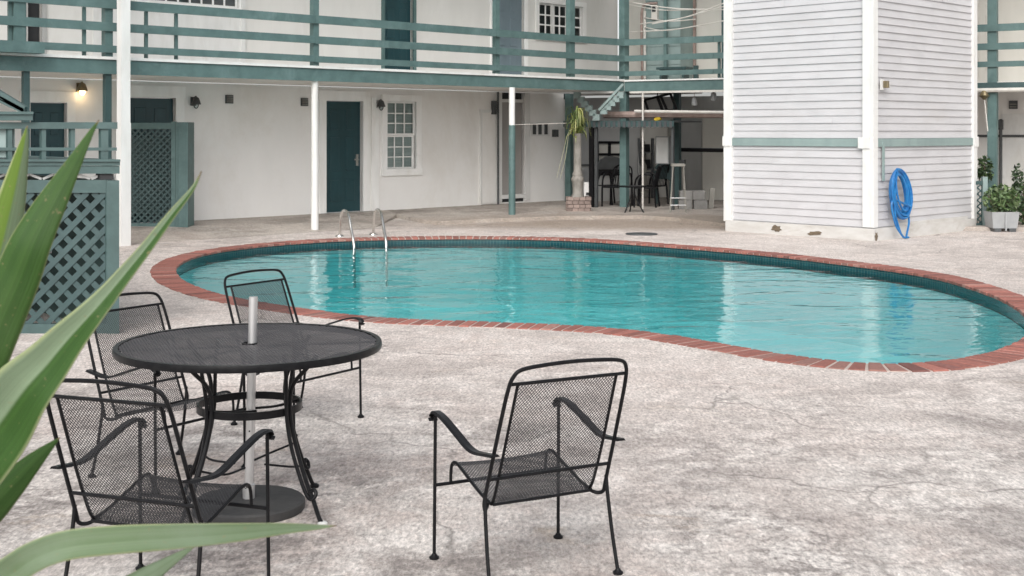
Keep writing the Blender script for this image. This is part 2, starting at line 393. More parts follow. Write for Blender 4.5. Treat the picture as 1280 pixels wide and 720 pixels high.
# pool basin (walls + floor), tile band, water
WZ = -.088
mb = MB()
rings = [off(.01, -.16), off(.0, -1.0), off(-.25, -1.3)]
for r in rings: mb.v += r
for k in range(2):
    for i in range(NB):
        j = (i+1) % NB; mb.f.append((k*NB+i, k*NB+j, (k+1)*NB+j, (k+1)*NB+i))
mb.f.append(tuple(2*NB+i for i in range(NB)))
struct('pool_basin', mb, 'plaster')
me = bpy.data.meshes.new('waterline_tile'); a, b = off(.012, -.020), off(.012, -.150)
me.from_pydata([tuple(p) for p in a+b], [], [(i, (i+1) % NB, NB+(i+1) % NB, NB+i) for i in range(NB)])
uvl = me.uv_layers.new(name='uv'); st = PER/NB
for p in me.polygons:
    i = p.index
    for li, (uu, vv) in zip(p.loop_indices, ((i*st, .13), ((i+1)*st, .13), ((i+1)*st, 0), (i*st, 0))): uvl.data[li].uv = (uu, vv)
me.materials.append(M['tile'])
o = bpy.data.objects.new('waterline_tile', me); COL.objects.link(o); o['kind'] = 'structure'
mb = MB(); mb.v = off(.011, WZ); mb.f = [tuple(range(NB))]
o = struct('water', mb, 'water')
if o.data.polygons[0].normal.z < 0: o.data.flip_normals()
# brick coping: mortar bed + bricks
mb = MB()
ins, outs = (-.01, CW), None
a, b, c, d = off(-.004, -.020), off(-.004, .003), off(CW-.004, .004), off(CW-.004, -.05)
for r in (a, b, c, d): mb.v += r
for k in range(4):
    for i in range(NB):
        j = (i+1) % NB; mb.f.append((k*NB+i, k*NB+j, ((k+1) % 4)*NB+j, ((k+1) % 4)*NB+i))
cop = thing('pool_coping', 'red brick coping ring round the turquoise kidney shaped pool', 'pool edging', tuple(loop[0]))
obj('mortar_bed', mb, 'mortar', cop)
mb = MB(); mb.c = []
for i in range(NB):
    p, q = loop[i], loop[(i+1) % NB]; n1, n2 = NR[i], NR[(i+1) % NB]
    g = .075
    P = p.lerp(q, g); Q = p.lerp(q, 1-g); A = n1.lerp(n2, g); B = n1.lerp(n2, 1-g)
    dz = random.uniform(-.003, .003); s0 = -.014+random.uniform(-.004, .004); s1 = CW+random.uniform(-.006, .006)
    top = .009+dz; base = Vector((0, 0, -.036)); n = len(mb.v)
    ch = .006
    for z, e in ((-.022, 0), (top-ch, 0), (top, ch)):
        ex = (Q-P).normalized()*e
        mb.v += [P+A*(s0+e)+ex+Vector((0, 0, z)), Q+B*(s0+e)-ex+Vector((0, 0, z)), Q+B*(s1-e)-ex+Vector((0, 0, z)), P+A*(s1-e)+ex+Vector((0, 0, z))]
    for k in (0, 4):
        mb.f += [tuple(n+k+x for x in f) for f in ((0, 1, 5, 4), (1, 2, 6, 5), (2, 3, 7, 6), (3, 0, 4, 7))]
    mb.f += [(n+8, n+9, n+10, n+11), (n+3, n+2, n+1, n)]
    w = random.random(); k = random.uniform(.7, 1.2)
    base = (.30, .115, .090) if w < .80 else ((.33, .165, .135) if w < .92 else (.22, .09, .075))
    mb.c += [tuple(x*k for x in base)]*12
obj('brick_course', mb, 'brick', cop)

# ------------------------------------------------------------------ long wing (A)
BF, BW, ZP = 17.52, 19.68, .12
A0, A1 = -9.0, aA(710, BW)
A1U = aA(772, BW)
wingA = thing('motel_wing', 'long two storey white motel wing with teal balcony rails left of the courtyard', 'building', tuple(FA(10, BF, 0)))
def rectA(x0, x1, yt=None, yb=None, b=BW, z0=None, z1=None):
    a0, a1 = aA(x0, b), aA(x1, b); xm = (x0+x1)/2
    return (a0, a1, z0 if z0 is not None else zA(xm, yb, b), z1 if z1 is not None else zA(xm, yt, b))
dL = rectA(37, 83, yt=128, z0=ZP); dM = rectA(160, 219, yt=122, z0=ZP); dD = rectA(407, 453, yt=126, z0=ZP)
wW = rectA(483, 519.5, yt=127, yb=211); dG = rectA(626, 655, yt=116, yb=246)
lower = cells(MB(), FA, A0, A1, 0, 2.50, BW, BW+.2, [dL, dM, dD, wW, dG])
lower.box(FA, A1-.2, A1, BW+.2, BW+3.2, 0, 2.5)
obj('lower_wall', lower, 'wall', wingA)
uD = (*rectA(480, 516, z0=2.76, z1=4.75),); uB_ = (*rectA(617, 655, z0=2.76, z1=4.75),)
uW = rectA(673, 728, yt=6, yb=46.5); uL = rectA(176, 298, z0=zA(240, 6, BW), z1=4.6)
uX = (*rectA(34, 52, z0=2.76, z1=4.7),)
obj('upper_wall', cells(MB(), FA, A0, A1U, 2.72, 6.2, BW, BW+.2, [uD, uB_, uW, uL, uX]), 'wall_up', wingA)
obj('balcony_floor', MB().box(FA, A0, aA(780, BF), BF+.06, BW-.003, 2.56, 2.705), 'wall', wingA)
obj('porch_ceiling', MB().box(FA, A0, aA(780, BF)-.05, BF+.06, BW-.003, 2.515, 2.555), 'ceil', wingA)
obj('fascia_board', MB().box(FA, A0, aA(780, BF), BF, BF+.055, 2.50, 2.702), 'teal', wingA)
obj('deck_edge_strip', MB().box(FA, A0, aA(780, BF), BF-.03, BF+.14, 2.71, 2.752), 'trim', wingA)
obj('roof', MB().box(FA, A0, aA(780, BF)+.6, BF-.3, BW+4, 6.2, 6.42), 'ceil', wingA)  # unseen slab, put in to block sky light above the balcony
for z, h in ((3.522, .135), (3.185, .125), (2.868, .105)):
    mb = MB(); cuts = [A0, aA(153, BF), aA(393, BF), aA(620, BF), aA(780, BF)]
    for c0, c1 in zip(cuts, cuts[1:]):
        dz = random.uniform(-.006, .006)
        mb.box(FA, c0+.003, c1-.003, BF-.02, BF+.025, z-h/2+dz, z+h/2+dz)
    obj('balcony_rail', mb, 'teal', wingA)
def postA(px, w, z0, z1, mat, b=BF+.085, name='post'):
    a = aA(px, b); return obj(name, MB().box(FA, a-w/2, a+w/2, b-w/2, b+w/2, z0, z1), mat, wingA)
for px, w in ((134, .12), (393, .11), (620, .10), (713, .13), (780, .15)): postA(px, w, 2.755, 6.2, 'teal')
for px in (12, 30, 105, 182.5, 220): postA(px, .045, 2.755, 3.46, 'teal', name='baluster')
postA(134, .095, 0, 2.50, 'teal_dark'); postA(32, .085, 0, 2.5, 'teal_dark')
obj('post', MB().lathe([(.066, 0), (.062, .4), (.058, 2.5)], FA(aA(393.5, BF+.085), BF+.085, 0), 18), 'trim', wingA, True)
postA(22, .16, 2.755, 6.2, 'teal')
obj('stair_landing_beam', MB().box(FA, A0, aA(52, BF-.15), BF-.25, BF-.06, zA(30, 66, BF-.2), zA(30, 52, BF-.2)), 'teal', wingA)
obj('casing_board', MB().box(FA, aA(463.5, BW), aA(472.5, BW), BW-.03, BW-.001, ZP, zA(468, 122, BW)), 'casing', wingA)
tp = obj('post', MB().box(FA, aA(154.5, 17.25)-.07, aA(154.5, 17.25)+.07, 17.18, 17.32, 0, 6.2), 'trim', wingA)
obj('post_base', MB().box(FA, aA(154.5, 17.25)-.076, aA(154.5, 17.25)+.076, 17.174, 17.326, 0, 1.78), 'trim', tp)
p6 = G(640, 270, .05); pb = -p6.x*AY+p6.y*AX; pa = p6.x*AX+p6.y*AY
pst = obj('post', MB().lathe([(.058, 1.78), (.058, 2.5)], FA(pa, pb, 0), 16), 'trim', wingA, True)
obj('painted_lower_length', MB().lathe([(.066, 0), (.064, 1.78)], FA(pa, pb, 0), 16), 'teal', pst, True)
# doors
def door(r, mat, parent, fr=FA, y=BW, casing=.09, panels=True, handle=None, case_mat='casing', depth=.06, name='door', cols=2):
    a0, a1, z0, z1 = r
    d = obj(name, MB().box(fr, a0+.012, a1-.012, y+depth, y+depth+.05, z0+.01, z1-.01), mat, parent)
    if panels:
        mb = MB(); w = a1-a0; h = z1-z0; yy = y+depth
        for c in range(cols):
            pw = (w-.14*(cols+1)*w)/cols
            x0 = a0+.14*w+c*(pw+.14*w)
            for (q0, q1) in ((.09, .30), (.36, .68), (.73, .93)):
                za, zb = z0+q0*h, z0+q1*h
                mb.box(fr, x0+.02, x0+pw-.02, yy-.014, yy+.004, za+.02, zb-.02)
        obj('door_panelling', mb, mat, d, bevel=.01)
    if casing:
        mb = MB()
        mb.box(fr, a0-casing, a0, y-.03, y+.05, z0, z1); mb.box(fr, a1, a1+casing, y-.03, y+.05, z0, z1)
        mb.box(fr, a0-casing-.02, a1+casing+.02, y-.034, y+.05, z1, z1+casing*1.25)
        obj('door_frame', mb, case_mat, d)
    if handle is not None:
        hx = a1-.09 if handle > 0 else a0+.09
        obj('handle', MB().box(fr, hx-.03, hx+.03, y+depth-.012, y+depth, z0+.88, z0+1.10).bar(fr(hx-.1, y+depth-.04, z0+1.0), fr(hx+.02, y+depth-.04, z0+1.0), .025, .025), 'chrome', d)
    return d
door(dL, 'door', wingA, casing=.14)
door(dM, 'door', wingA, casing=.16)
door(dD, 'door', wingA, casing=.15, handle=1)
door(uD, 'door', wingA, casing=.07, case_mat='teal')
door(uB_, 'door_blue', wingA, casing=.10)
door(uX, 'dark', wingA, casing=.07, panels=False, case_mat='wall_grey')  # plain dark slab stands in for the shade inside an open doorway
obj('wall_panel', MB().box(FA, aA(226, BW)-1.6, aA(300, BW), BW-.02, BW, 2.8, zA(240, 9, BW)).box(FA, aA(300, BW), aA(305, BW), BW-.05, BW, 2.76, 5.0), 'trim', wingA)
d = obj('door', MB().box(FA, dG[0]+.02, dG[1]-.02, BW+.06, BW+.10, dG[2]+.05, zA(640, 128, BW)), 'door_grey', wingA)
obj('transom', MB().box(FA, dG[0]+.02, dG[1]-.02, BW+.06, BW+.09, zA(640, 124, BW), dG[3]), 'dark', d)
obj('transom_bar', MB().box(FA, dG[0], dG[1], BW+.02, BW+.11, zA(640, 128, BW), zA(640, 124, BW)), 'trim', d)
mb = MB(); mb.box(FA, dG[0]-.14, dG[0], BW-.04, BW+.1, ZP+.05, 2.5); mb.box(FA, dG[1], dG[1]+.15, BW-.04, BW+.1, ZP+.05, 2.5)
mb.box(FA, dG[0], dG[1], BW-.05, BW+.12, dG[2]-.03, dG[2]+.05)
obj('door_frame', mb, 'trim', d)
obj('base_grille', MB().box(FA, dG[0]+.03, dG[1]-.03, BW-.005, BW+.02, ZP+.03, dG[2]-.04), 'dark', d)
sx0, sx1 = aA(601, BW), aA(617, BW)
d = obj('door', MB().box(FA, sx0, sx1, BW-.035, BW-.002, ZP+.02, zA(609, 141, BW)), 'wall', wingA)
mb = MB(); mb.box(FA, sx0-.05, sx0, BW-.05, BW, ZP, zA(609, 139, BW)); mb.box(FA, sx0-.05, sx1, BW-.05, BW-.002, zA(609, 141, BW), zA(609, 137, BW))
obj('door_frame', mb, 'trim', d)
obj('drainpipe', MB().tube([FA(aA(619, BW), BW-.09, ZP), FA(aA(619, BW), BW-.09, 2.5)], .022), 'darkgrey', wingA, True)
obj('conduit_box', MB().box(FA, aA(612.5, BW), aA(617, BW), BW-.10, BW-.04, zA(615, 143, BW), zA(615, 126, BW)), 'darkgrey', wingA)
# windows
def window(r, parent, cols, rows, fr=FA, y=BW, casing=.13, sashes=2, blind='blind', sill=True, mun=.022):
    a0, a1, z0, z1 = r
    mb = MB(); c = casing
    mb.box(fr, a0-c, a0, y-.035, y+.06, z0, z1); mb.box(fr, a1, a1+c, y-.035, y+.06, z0, z1)
    mb.box(fr, a0-c, a1+c, y-.04, y+.06, z1, z1+c); mb.box(fr, a0-c-.01, a1+c+.01, y-.05, y+.06, z0-c, z0)
    w = obj('window', mb, 'casing', parent)
    if cols == 6:
        for q in (1/3, 2/3): mb2 = MB().box(fr, a0+(a1-a0)*q-.045, a0+(a1-a0)*q+.045, y+.005, y+.055, z0, z1); obj('mullion', mb2, 'trim', w)
    hs = (z1-z0)/sashes
    for k in range(sashes):
        yy = y+.03+(.035 if k == 0 and sashes > 1 else 0); b0, b1 = z0+k*hs, z0+(k+1)*hs
        f = MB(); t = .035
        f.box(fr, a0, a0+t, yy, yy+.03, b0, b1); f.box(fr, a1-t, a1, yy, yy+.03, b0, b1)
        f.box(fr, a0+t, a1-t, yy, yy+.03, b0, b0+t); f.box(fr, a0+t, a1-t, yy, yy+.03, b1-t, b1)
        for i in range(1, cols):
            x = a0+t+(a1-a0-2*t)*i/cols; f.box(fr, x-mun/2, x+mun/2, yy+.003, yy+.02, b0+t, b1-t)
        for j in range(1, rows):
            z = b0+t+(b1-b0-2*t)*j/rows; f.box(fr, a0+t, a1-t, yy+.005, yy+.018, z-mun/2, z+mun/2)
        s_ = obj('sash', f, 'casing', w)
        obj('pane', MB().quad(fr(a0+t, yy+.022, b0+t), fr(a1-t, yy+.022, b0+t), fr(a1-t, yy+.022, b1-t), fr(a0+t, yy+.022, b1-t)), 'glass', w)
    obj('blind', MB().box(fr, a0, a1, y+.102, y+.108, z0, z1), blind, w)
    return w
window(wW, wingA, 3, 3)
window(uW, wingA, 6, 3, casing=.10, sashes=1, blind='darkgrey', mun=.03)
window(uL, wingA, 8, 2, casing=.10, sashes=1, blind='darkgrey', mun=.03)
# louvres on grey bay
mb = MB()
for x in (667, 674, 681.5):
    a = aA(x, BW); z0, z1 = zA(x, 168, BW), zA(x, 155, BW); mb.box(FA, a-.05, a+.05, BW-.03, BW, z0, z1)
obj('louvre', mb, 'darkgrey', wingA)
mb = MB(); mb.box(FA, aA(663, BW), aA(686, BW), BW-.02, BW-.001, zA(674, 170, BW), zA(674, 153.5, BW)); obj('louvre_frame', mb, 'trim', wingA)
obj('meter_box', MB().box(FA, aA(690, BW), aA(695, BW), BW-.08, BW, zA(692, 171, BW), zA(692, 162, BW)), 'darkgrey', wingA)
obj('junction_box', MB().box(FA, aA(706.5, BW)-.05, aA(706.5, BW)+.06, BW-.09, BW, zA(706, 124, BW), zA(706, 117, BW)), 'dark', wingA)
obj('clothes_wire', MB().tube([FA(aA(640, BF+.1), BF+.1, zA(640, 156, BF)), FA(aA(708, BF+.1), BF+.1, zA(708, 154, BF))], .007, 5), 'pvc', wingA)

# porch floor along wing A: ramp at left, curb at right
mb = MB(); rows = []
for px in (-700, -300, -40, 60, 156, 250, 330, 400, 440, 465):
    a = aA(px, 17.4) if px > -60 else -9+(px+700)*.012
    rows.append((FA(a, 17.35, .002), FA(a, 18.7, .10), FA(a, BW+.05, ZP)))
for px, py in ((495, 272.5), (530, 279.5), (548, 281.5), (600, 278.5), (640, 277), (700, 274.5), (765, 274), (800, 273.5), (850, 277), (905, 284)):
    q = G(px, py, 0); b_ = Vector((q.x, q.y+.06, .065)); px2 = max(px, 0)
    far = FA(aA(px, BW), BW+.05, ZP) if px < 708 else FB(uB(px, 4.3), 4.3, .08)
    rows.append((q, b_, far))
rows.append((FB(10, -1, 0), FB(10, -.9, .065), FB(10, 4.3, .08)))
rows.append((FB(18, -1, 0), FB(18, -.9, .065), FB(18, 4.3, .08)))
for r in rows: mb.v += list(r)
for i in range(len(rows)-1):
    for k in range(2): mb.f.append((i*3+k, i*3+3+k, i*3+4+k, i*3+1+k))
struct('porch_floor', mb, 'porch')

# ------------------------------------------------------------------ rear wing (B)
wingB = thing('motel_wing', 'rear motel wing with cluttered shaded porch behind the white clapboard tower', 'building', tuple(C0))
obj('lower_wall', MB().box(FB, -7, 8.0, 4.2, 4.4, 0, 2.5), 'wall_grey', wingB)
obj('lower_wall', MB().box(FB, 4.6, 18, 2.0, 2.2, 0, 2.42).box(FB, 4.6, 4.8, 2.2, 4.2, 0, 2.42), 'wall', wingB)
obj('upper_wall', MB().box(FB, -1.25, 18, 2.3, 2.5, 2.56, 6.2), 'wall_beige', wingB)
obj('balcony_floor', MB().box(FB, .03, 5.2, .06, 2.29, 2.555, 2.70).box(FB, -5, .0, 2.6, 4.2, 2.555, 2.70), 'ceil', wingB)
obj('balcony_floor', MB().box(FB, 5.205, 18, .06, 2.29, 2.43, 2.55), 'ceil', wingB)
obj('fascia_board', MB().box(FB, .01, 5.2, 0, .055, 2.50, 2.70), 'teal', wingB)
obj('fascia_board', MB().box(FB, 5.205, 18, 0, .055, 2.42, 2.54), 'teal_dark', wingB)
obj('deck_edge_strip', MB().box(FB, .01, 5.2, -.03, .14, 2.705, 2.735), 'trim', wingB)
obj('gutter_strip', MB().box(FB, .15, 5.2, -.03, .05, 2.455, 2.495), 'pvc', wingB)
obj('gutter_strip', MB().tube([FB(5.2, -.05, 2.40), FB(18, -.05, 2.40)], .04), 'pvc', wingB, True)
obj('roof', MB().box(FB, -.5, 18, -.5, 6, 6.2, 6.42), 'ceil', wingB)
for z, h in ((3.522, .13), (3.185, .12), (2.868, .10)):
    mb = MB()
    for c0, c1 in ((0.0, 2.0), (2.0, 5.2), (5.2, 9), (9, 18)): mb.box(FB, c0+.003, c1-.003, -.02, .025, z-h/2, z+h/2)
    obj('balcony_rail', mb, 'teal', wingB)
def postB(px, w, z0, z1, mat, v=.1, name='post'):
    u = uB(px, v); return obj(name, MB().box(FB, u-w/2, u+w/2, v-w/2, v+w/2, z0, z1), mat, wingB)
postB(780.5, .15, 0, 2.5, 'teal', v=.14); postB(846.5, .13, 0, 2.5, 'teal_dark', v=1.2); postB(711.5, .14, 0, 2.5, 'teal', v=.9)
postB(832, .07, 2.7, 6.2, 'teal', v=1.3); postB(1241, .16, 0, 6.2, 'teal'); postB(868, .05, 2.7, 6.2, 'rust', v=2.2, name='conduit'); postB(899, .05, 2.74, 3.5, 'teal', name='baluster')
postB(905, .08, 2.7, 6.2, 'teal_dark', v=1.0); postB(870, .09, 2.74, 3.1, 'teal_dark', v=1.8)
# siding clad closet on the rear balcony
def clap(fr, x0, x1, y, z0, z1, c=.117, d=.018, sgn=-1, along='x'):
    mb = MB(); z = z0; rnd = random.Random(int(z0*100)+len(along)+(7 if along == 'y' else 0))
    while z < z1-.01:
        zt = min(z+c, z1)
        cut = [x0, x0+(x1-x0)*rnd.uniform(.2, .8), x1]
        for xa, xb in zip(cut, cut[1:]):
            dd = d+rnd.uniform(-.0035, .0035); e = rnd.uniform(-.003, .003)
            def P(x, o, zz): return fr(x, y+sgn*o, zz) if along == 'x' else fr(y+sgn*o, x, zz)
            xa, xb = xa+.0012, xb-.0012
            mb.quad(P(xa, dd, z+e), P(xb, dd, z+e*.4), P(xb, .002, zt), P(xa, .002, zt)); mb.quad(P(xa, 0, z+e), P(xb, 0, z+e*.4), P(xb, dd, z+e*.4), P(xa, dd, z+e))
        z += c
    return mb
u0, u1, u2 = uB(807, 1.5), uB(832, 1.2), uB(853, 1.6)
cl = obj('service_closet', MB().box(FB, u0, u2, 1.5, 2.29, 2.71, 5.19), 'teal_pale', wingB)
obj('clapboard_face', clap(FB, u0, u2, 1.5, 2.72, 5.18, .2), 'teal_pale', cl)
mb = MB().tube(catmull([FB(uB(803, 1.4), 1.4, 2.71), FB(uB(802, 1.4), 1.4, 4.0), FB(uB(803, 1.4), 1.4, 4.35), FB(uB(808, 1.4), 1.38, 4.45), FB(uB(822, 1.4), 1.38, 4.46)], 5), .03)
obj('bent_conduit', mb, 'rust', wingB, True)
obj('vent_pipe', MB().tube([FB(uB(806, 1.35), 1.35, 2.71), FB(uB(806, 1.35), 1.35, 4.3)], .03), 'pvc', wingB, True)
um = uB(818, 1.4); zm = zB(818, 13, 1.4)
mt = obj('electric_meter', MB().box(FB, um-.07, um+.07, 1.38, 1.48, zm-.2, zm+.12), 'pvc', wingB, bevel=.01)
obj('meter_dial', MB().box(FB, um-.04, um+.04, 1.36, 1.378, zm-.03, zm+.08), 'dark', mt)
for (x0, y0, x1, y1, v) in ((782, 2, 905, 12, .5), (785, 40, 905, 26, .8), (800, 30, 905, 8, .9), (805, 22, 870, 24, 1.3), (806, 34, 850, 36, 1.3), (786, 6, 868, 12, .6), (815, 30, 905, 4, .4)):
    p, q = FB(uB(x0, v), v, zB(x0, y0, v)), FB(uB(x1, v), v, zB(x1, y1, v)); mid = (p+q)/2-Vector((0, 0, .06))
    obj('cable', MB().tube(catmull([p, mid, q], 6), .012, 5), 'pvc', wingB)
obj('balcony_bench', MB().box(FB, uB(825, 1), uB(862, 1), .8, 1.2, 2.98, 3.03).box(FB, uB(828, 1), uB(830, 1), .85, 1.15, 2.71, 2.98).box(FB, uB(856, 1), uB(858, 1), .85, 1.15, 2.71, 2.98), 'teal_dark', wingB)
# lower back wall features
uw0, uw1 = uB(748, 4.2), uB(778, 4.2)
mb = MB(); zt, zb_ = zB(763, 178, 4.2), zB(763, 208, 4.2)
for q in (0, .5, 1):
    x = uw0+(uw1-uw0)*q; mb.box(FB, x-.035, x+.035, 4.13, 4.199, zb_, zt)
    z = zb_+(zt-zb_)*q; mb.box(FB, uw0, uw1, 4.12, 4.195, z-.03, z+.03)
w = obj('window', mb, 'black', wingB); obj('pane', MB().box(FB, uw0, uw1, 4.165, 4.19, zb_, zt), 'wall_beige', w)
obj('wall_panel', MB().box(FB, uB(878, 3.5), uB(905, 3.5), 3.5, 3.6, .08, zB(890, 148, 3.5)), 'wall_beige', wingB)
d = obj('door', MB().box(FB, uB(805, 4.15), uB(835, 4.15), 4.12, 4.19, .08, zB(820, 155, 4.15)), 'wall_beige', wingB)
obj('door_frame', MB().box(FB, uB(801, 4.15), uB(804, 4.15), 4.1, 4.19, .08, zB(820, 150, 4.15)).box(FB, uB(836, 4.15), uB(840, 4.15), 4.1, 4.19, .08, zB(820, 150, 4.15)), 'wood', d)
obj('wall_panel', MB().box(FB, uB(852, 3.9), uB(877, 3.9), 3.9, 3.99, .08, 1.9), 'wall_grey', wingB)
obj('service_pipe', MB().tube([FB(uB(845, 1.6), 1.6, zB(845, 187, 1.6)), FB(uB(915, 1.6), 1.6, zB(915, 188, 1.6))], .045), 'black', wingB, True)
obj('service_pipe', MB().tube([FB(uB(755, .05), .05, zB(755, 143.5, .05)), FB(uB(918, .05), .05, zB(918, 143, .05))], .07), 'rust', wingB, True)
obj('service_pipe', MB().tube([FB(uB(796, .0), -.1, zB(796, 139, -.1)), FB(uB(918, 0), -.1, zB(918, 140.5, -.1))], .03), 'pvc', wingB, True)
obj('service_pipe', MB().tube([FB(uB(803.5, -.2), -.2, .07), FB(uB(803.5, -.2), -.2, 2.46)], .02), 'pvc', wingB, True)
obj('pipe_tape', MB().tube([FB(uB(819, .05), .05, zB(819, 150, 0)), FB(uB(826, .05), .05, zB(826, 147, 0))], .05), 'yellow', wingB)
# right-hand wall features
obj('wall_panel', MB().box(FB, uB(1252, 2), uB(1330, 2), 1.97, 1.998, .3, zB(1270, 142, 2)), 'trim', wingB)
obj('wall_batten', MB().box(FB, 4.7, 18, 1.94, 1.967, zB(1260, 171.5, 2), zB(1260, 168.5, 2)), 'darkgrey', wingB)
obj('conduit', MB().tube([FB(uB(1251, 1.9), 1.9, .1), FB(uB(1251, 1.9), 1.9, 1.9)], .03).box(FB, uB(1248, 1.9), uB(1254, 1.9), 1.83, 1.93, zB(1251, 162, 1.9), zB(1251, 150, 1.9)), 'darkgrey', wingB)
obj('ladder_rungs', MB().box(FB, uB(1222, 1.4), uB(1224, 1.4), 1.35, 1.4, 2.56, 5).box(FB, uB(1232, 1.4), uB(1234, 1.4), 1.35, 1.4, 2.56, 5), 'pvc', wingB)

# ------------------------------------------------------------------ clapboard tower
TS, TT, TH = 3.36, 2.725, 6.6
tower = thing('clapboard_tower', 'tall white clapboard stair tower with teal belt band beside the pool', 'building', tuple(T0))
obj('core', MB().box(FT, .03, TS-.03, .03, TT-.03, .18, TH), 'siding', tower)
for z0, z1 in ((.20, 1.42), (1.555, TH)):
    obj('clapboard_face', clap(FT, .11, TS-.09, .03, z0, z1, .117, .021, -1, 'x'), 'siding', tower)
    obj('clapboard_face', clap(FT, .12, TT-.12, .03, z0, z1, .117, .021, -1, 'y'), 'siding', tower)
obj('belt_band', MB().box(FT, .10, TS-.09, -.012, .04, 1.425, 1.55), 'teal_pale', tower)
obj('belt_band', MB().box(FT, -.012, .04, .12, TT-.12, 1.425, 1.55), 'teal_pale', tower)
mb = MB(); mb.box(FT, -.03, .10, -.032, .02, .2, TH); mb.box(FT, -.032, .0, .022, .155, .2, TH)
obj('corner_board', mb, 'trim', tower)
obj('corner_board', MB().box(FT, TS-.1, TS+.02, -.03, .06, .16, TH), 'trim', tower)
obj('corner_board', MB().box(FT, -.03, .06, TT-.14, TT+.02, .17, TH), 'trim', tower)
obj('plinth_board', MB().box(FT, .035, TS-.01, -.035, .03, 0, .185).box(FT, .7, TS-.3, -.02, .03, .185, .235), 'plinth', tower)
obj('plinth_board', MB().box(FT, -.035, .025, -.035, TT-.02, 0, .185), 'plinth', tower)
for (s, t) in ((-.055, .08), ):
    obj('bracket_plate', MB().box(FT, -.055, -.033, .03, .22, 1.40, 1.57), 'trim', tower)
obj('bracket_plate', MB().box(FT, -.05, -.033, TT-.12, TT+.03, 1.42, 1.58), 'trim', tower)
obj('bracket_plate', MB().box(FT, TS-.10, TS+.04, -.045, -.032, 1.40, 1.57), 'trim', tower)
def blotch(c, ax, up, rx, rz, nrm, seed):
    rnd = random.Random(seed); mb = MB(); n = 18; pts = []
    for i in range(n):
        t = 2*math.pi*i/n; k = rnd.uniform(.6, 1.15); pts.append(c+ax*(rx*k*math.cos(t))+up*(rz*k*math.sin(t)))
    mb.v = pts+[p+nrm*.006 for p in pts]; mb.f = [tuple(range(n, 2*n))]+[(i, (i+1) % n, n+(i+1) % n, n+i) for i in range(n)]
    return mb
Z = Vector((0, 0, 1))
for px, rx, rz, zc, sd in ((972, .10, .06, .10, 3), (1020, .14, .04, .06, 4)):
    k = (px-640)/F; t = (T0.x-k*T0.y)/(AY+k*AX)
    obj('rotted_patch', blotch(FT(-.036, t, zc), TL, Z, rx, rz, -TA, sd), 'bark', tower)
obj('rotted_patch', blotch(FT(.04, -.036, .06), TA, Z, .05, .07, -TL, 9), 'bark', tower)
obj('hanging_strip', MB().box(FT, .255, .31, -.03, -.012, .9, 1.5), 'teal_pale', tower)
# lamp on tower
def kfix(px, py, y=-.03):
    k = (px-640)/F; s = (T0.x-k*T0.y)/(k*AY-AX); d = (T0+TA*s).y; return s, H-(py-HZ)*d/F
s, z = kfix(1101, 106)
t = thing('wall_lamp', 'small brass bulkhead lamp on right clapboard face of the tower', 'wall lamp', tuple(FT(s, -.02, z)))
obj('backplate', MB().box(FT, s-.05, s+.02, -.04, -.015, z-.08, z+.08), 'trim', t)
obj('housing', MB().box(FT, s-.01, s+.05, -.12, -.04, z-.05, z+.06), 'brass', t, bevel=.012)
obj('lens', MB().box(FT, s+.05, s+.10, -.11, -.045, z-.05, z+.04), 'pvc', t, bevel=.015)
# hose
s, z = kfix(1117, 247)
rnd = random.Random(5)
mb = MB(); ctr = FT(s-.02, -.09, .70)
path = []
turns = 13
for i in range(turns*28):
    tt = i/28; a = 2*math.pi*tt
    k = .86+.22*math.sin(tt*2.4+1)+.03*math.sin(tt*7)
    rx, rz = .26*k, .37*(.90+.13*math.sin(tt*2.4+1.4))
    sk = .06*math.cos(a)*.0
    off_ = .045*math.sin(tt*3.1)
    path.append(ctr+TA*(rx*math.sin(a)-.07*math.cos(a)+.02*math.sin(tt*1.3))+Z*(rz*math.cos(a)+.02*math.sin(tt*2.1)-(.0))-TL*(.03+off_*.5+.02*math.sin(tt*5)))
hz = tag(obj('garden_hose', mb.tube(catmull(path, 2), .0165, 7).tube(catmull([path[-1], ctr+TA*-.22-TL*.06+Z*-.2, ctr+TA*-.12-TL*.07+Z*-.5, ctr+TA*-.02-TL*.09+Z*-.66, ctr+TA*.1-TL*.12+Z*-.675], 6), .0165, 7).tube(catmull([path[10], ctr+TA*-.265-TL*.05+Z*-.1, ctr+TA*-.2-TL*.06+Z*-.45, ctr+TA*-.02-TL*.1+Z*-.672], 6), .0165, 7).tube(catmull([ctr+TA*.22-TL*.04+Z*-.25, ctr+TA*.24-TL*.05+Z*-.45, ctr+TA*.12-TL*.08+Z*-.62, ctr+TA*.03-TL*.12+Z*-.672], 6), .0165, 7), 'hose', None, True), 'coiled bright blue hose hanging on the white tower wall', 'hose')

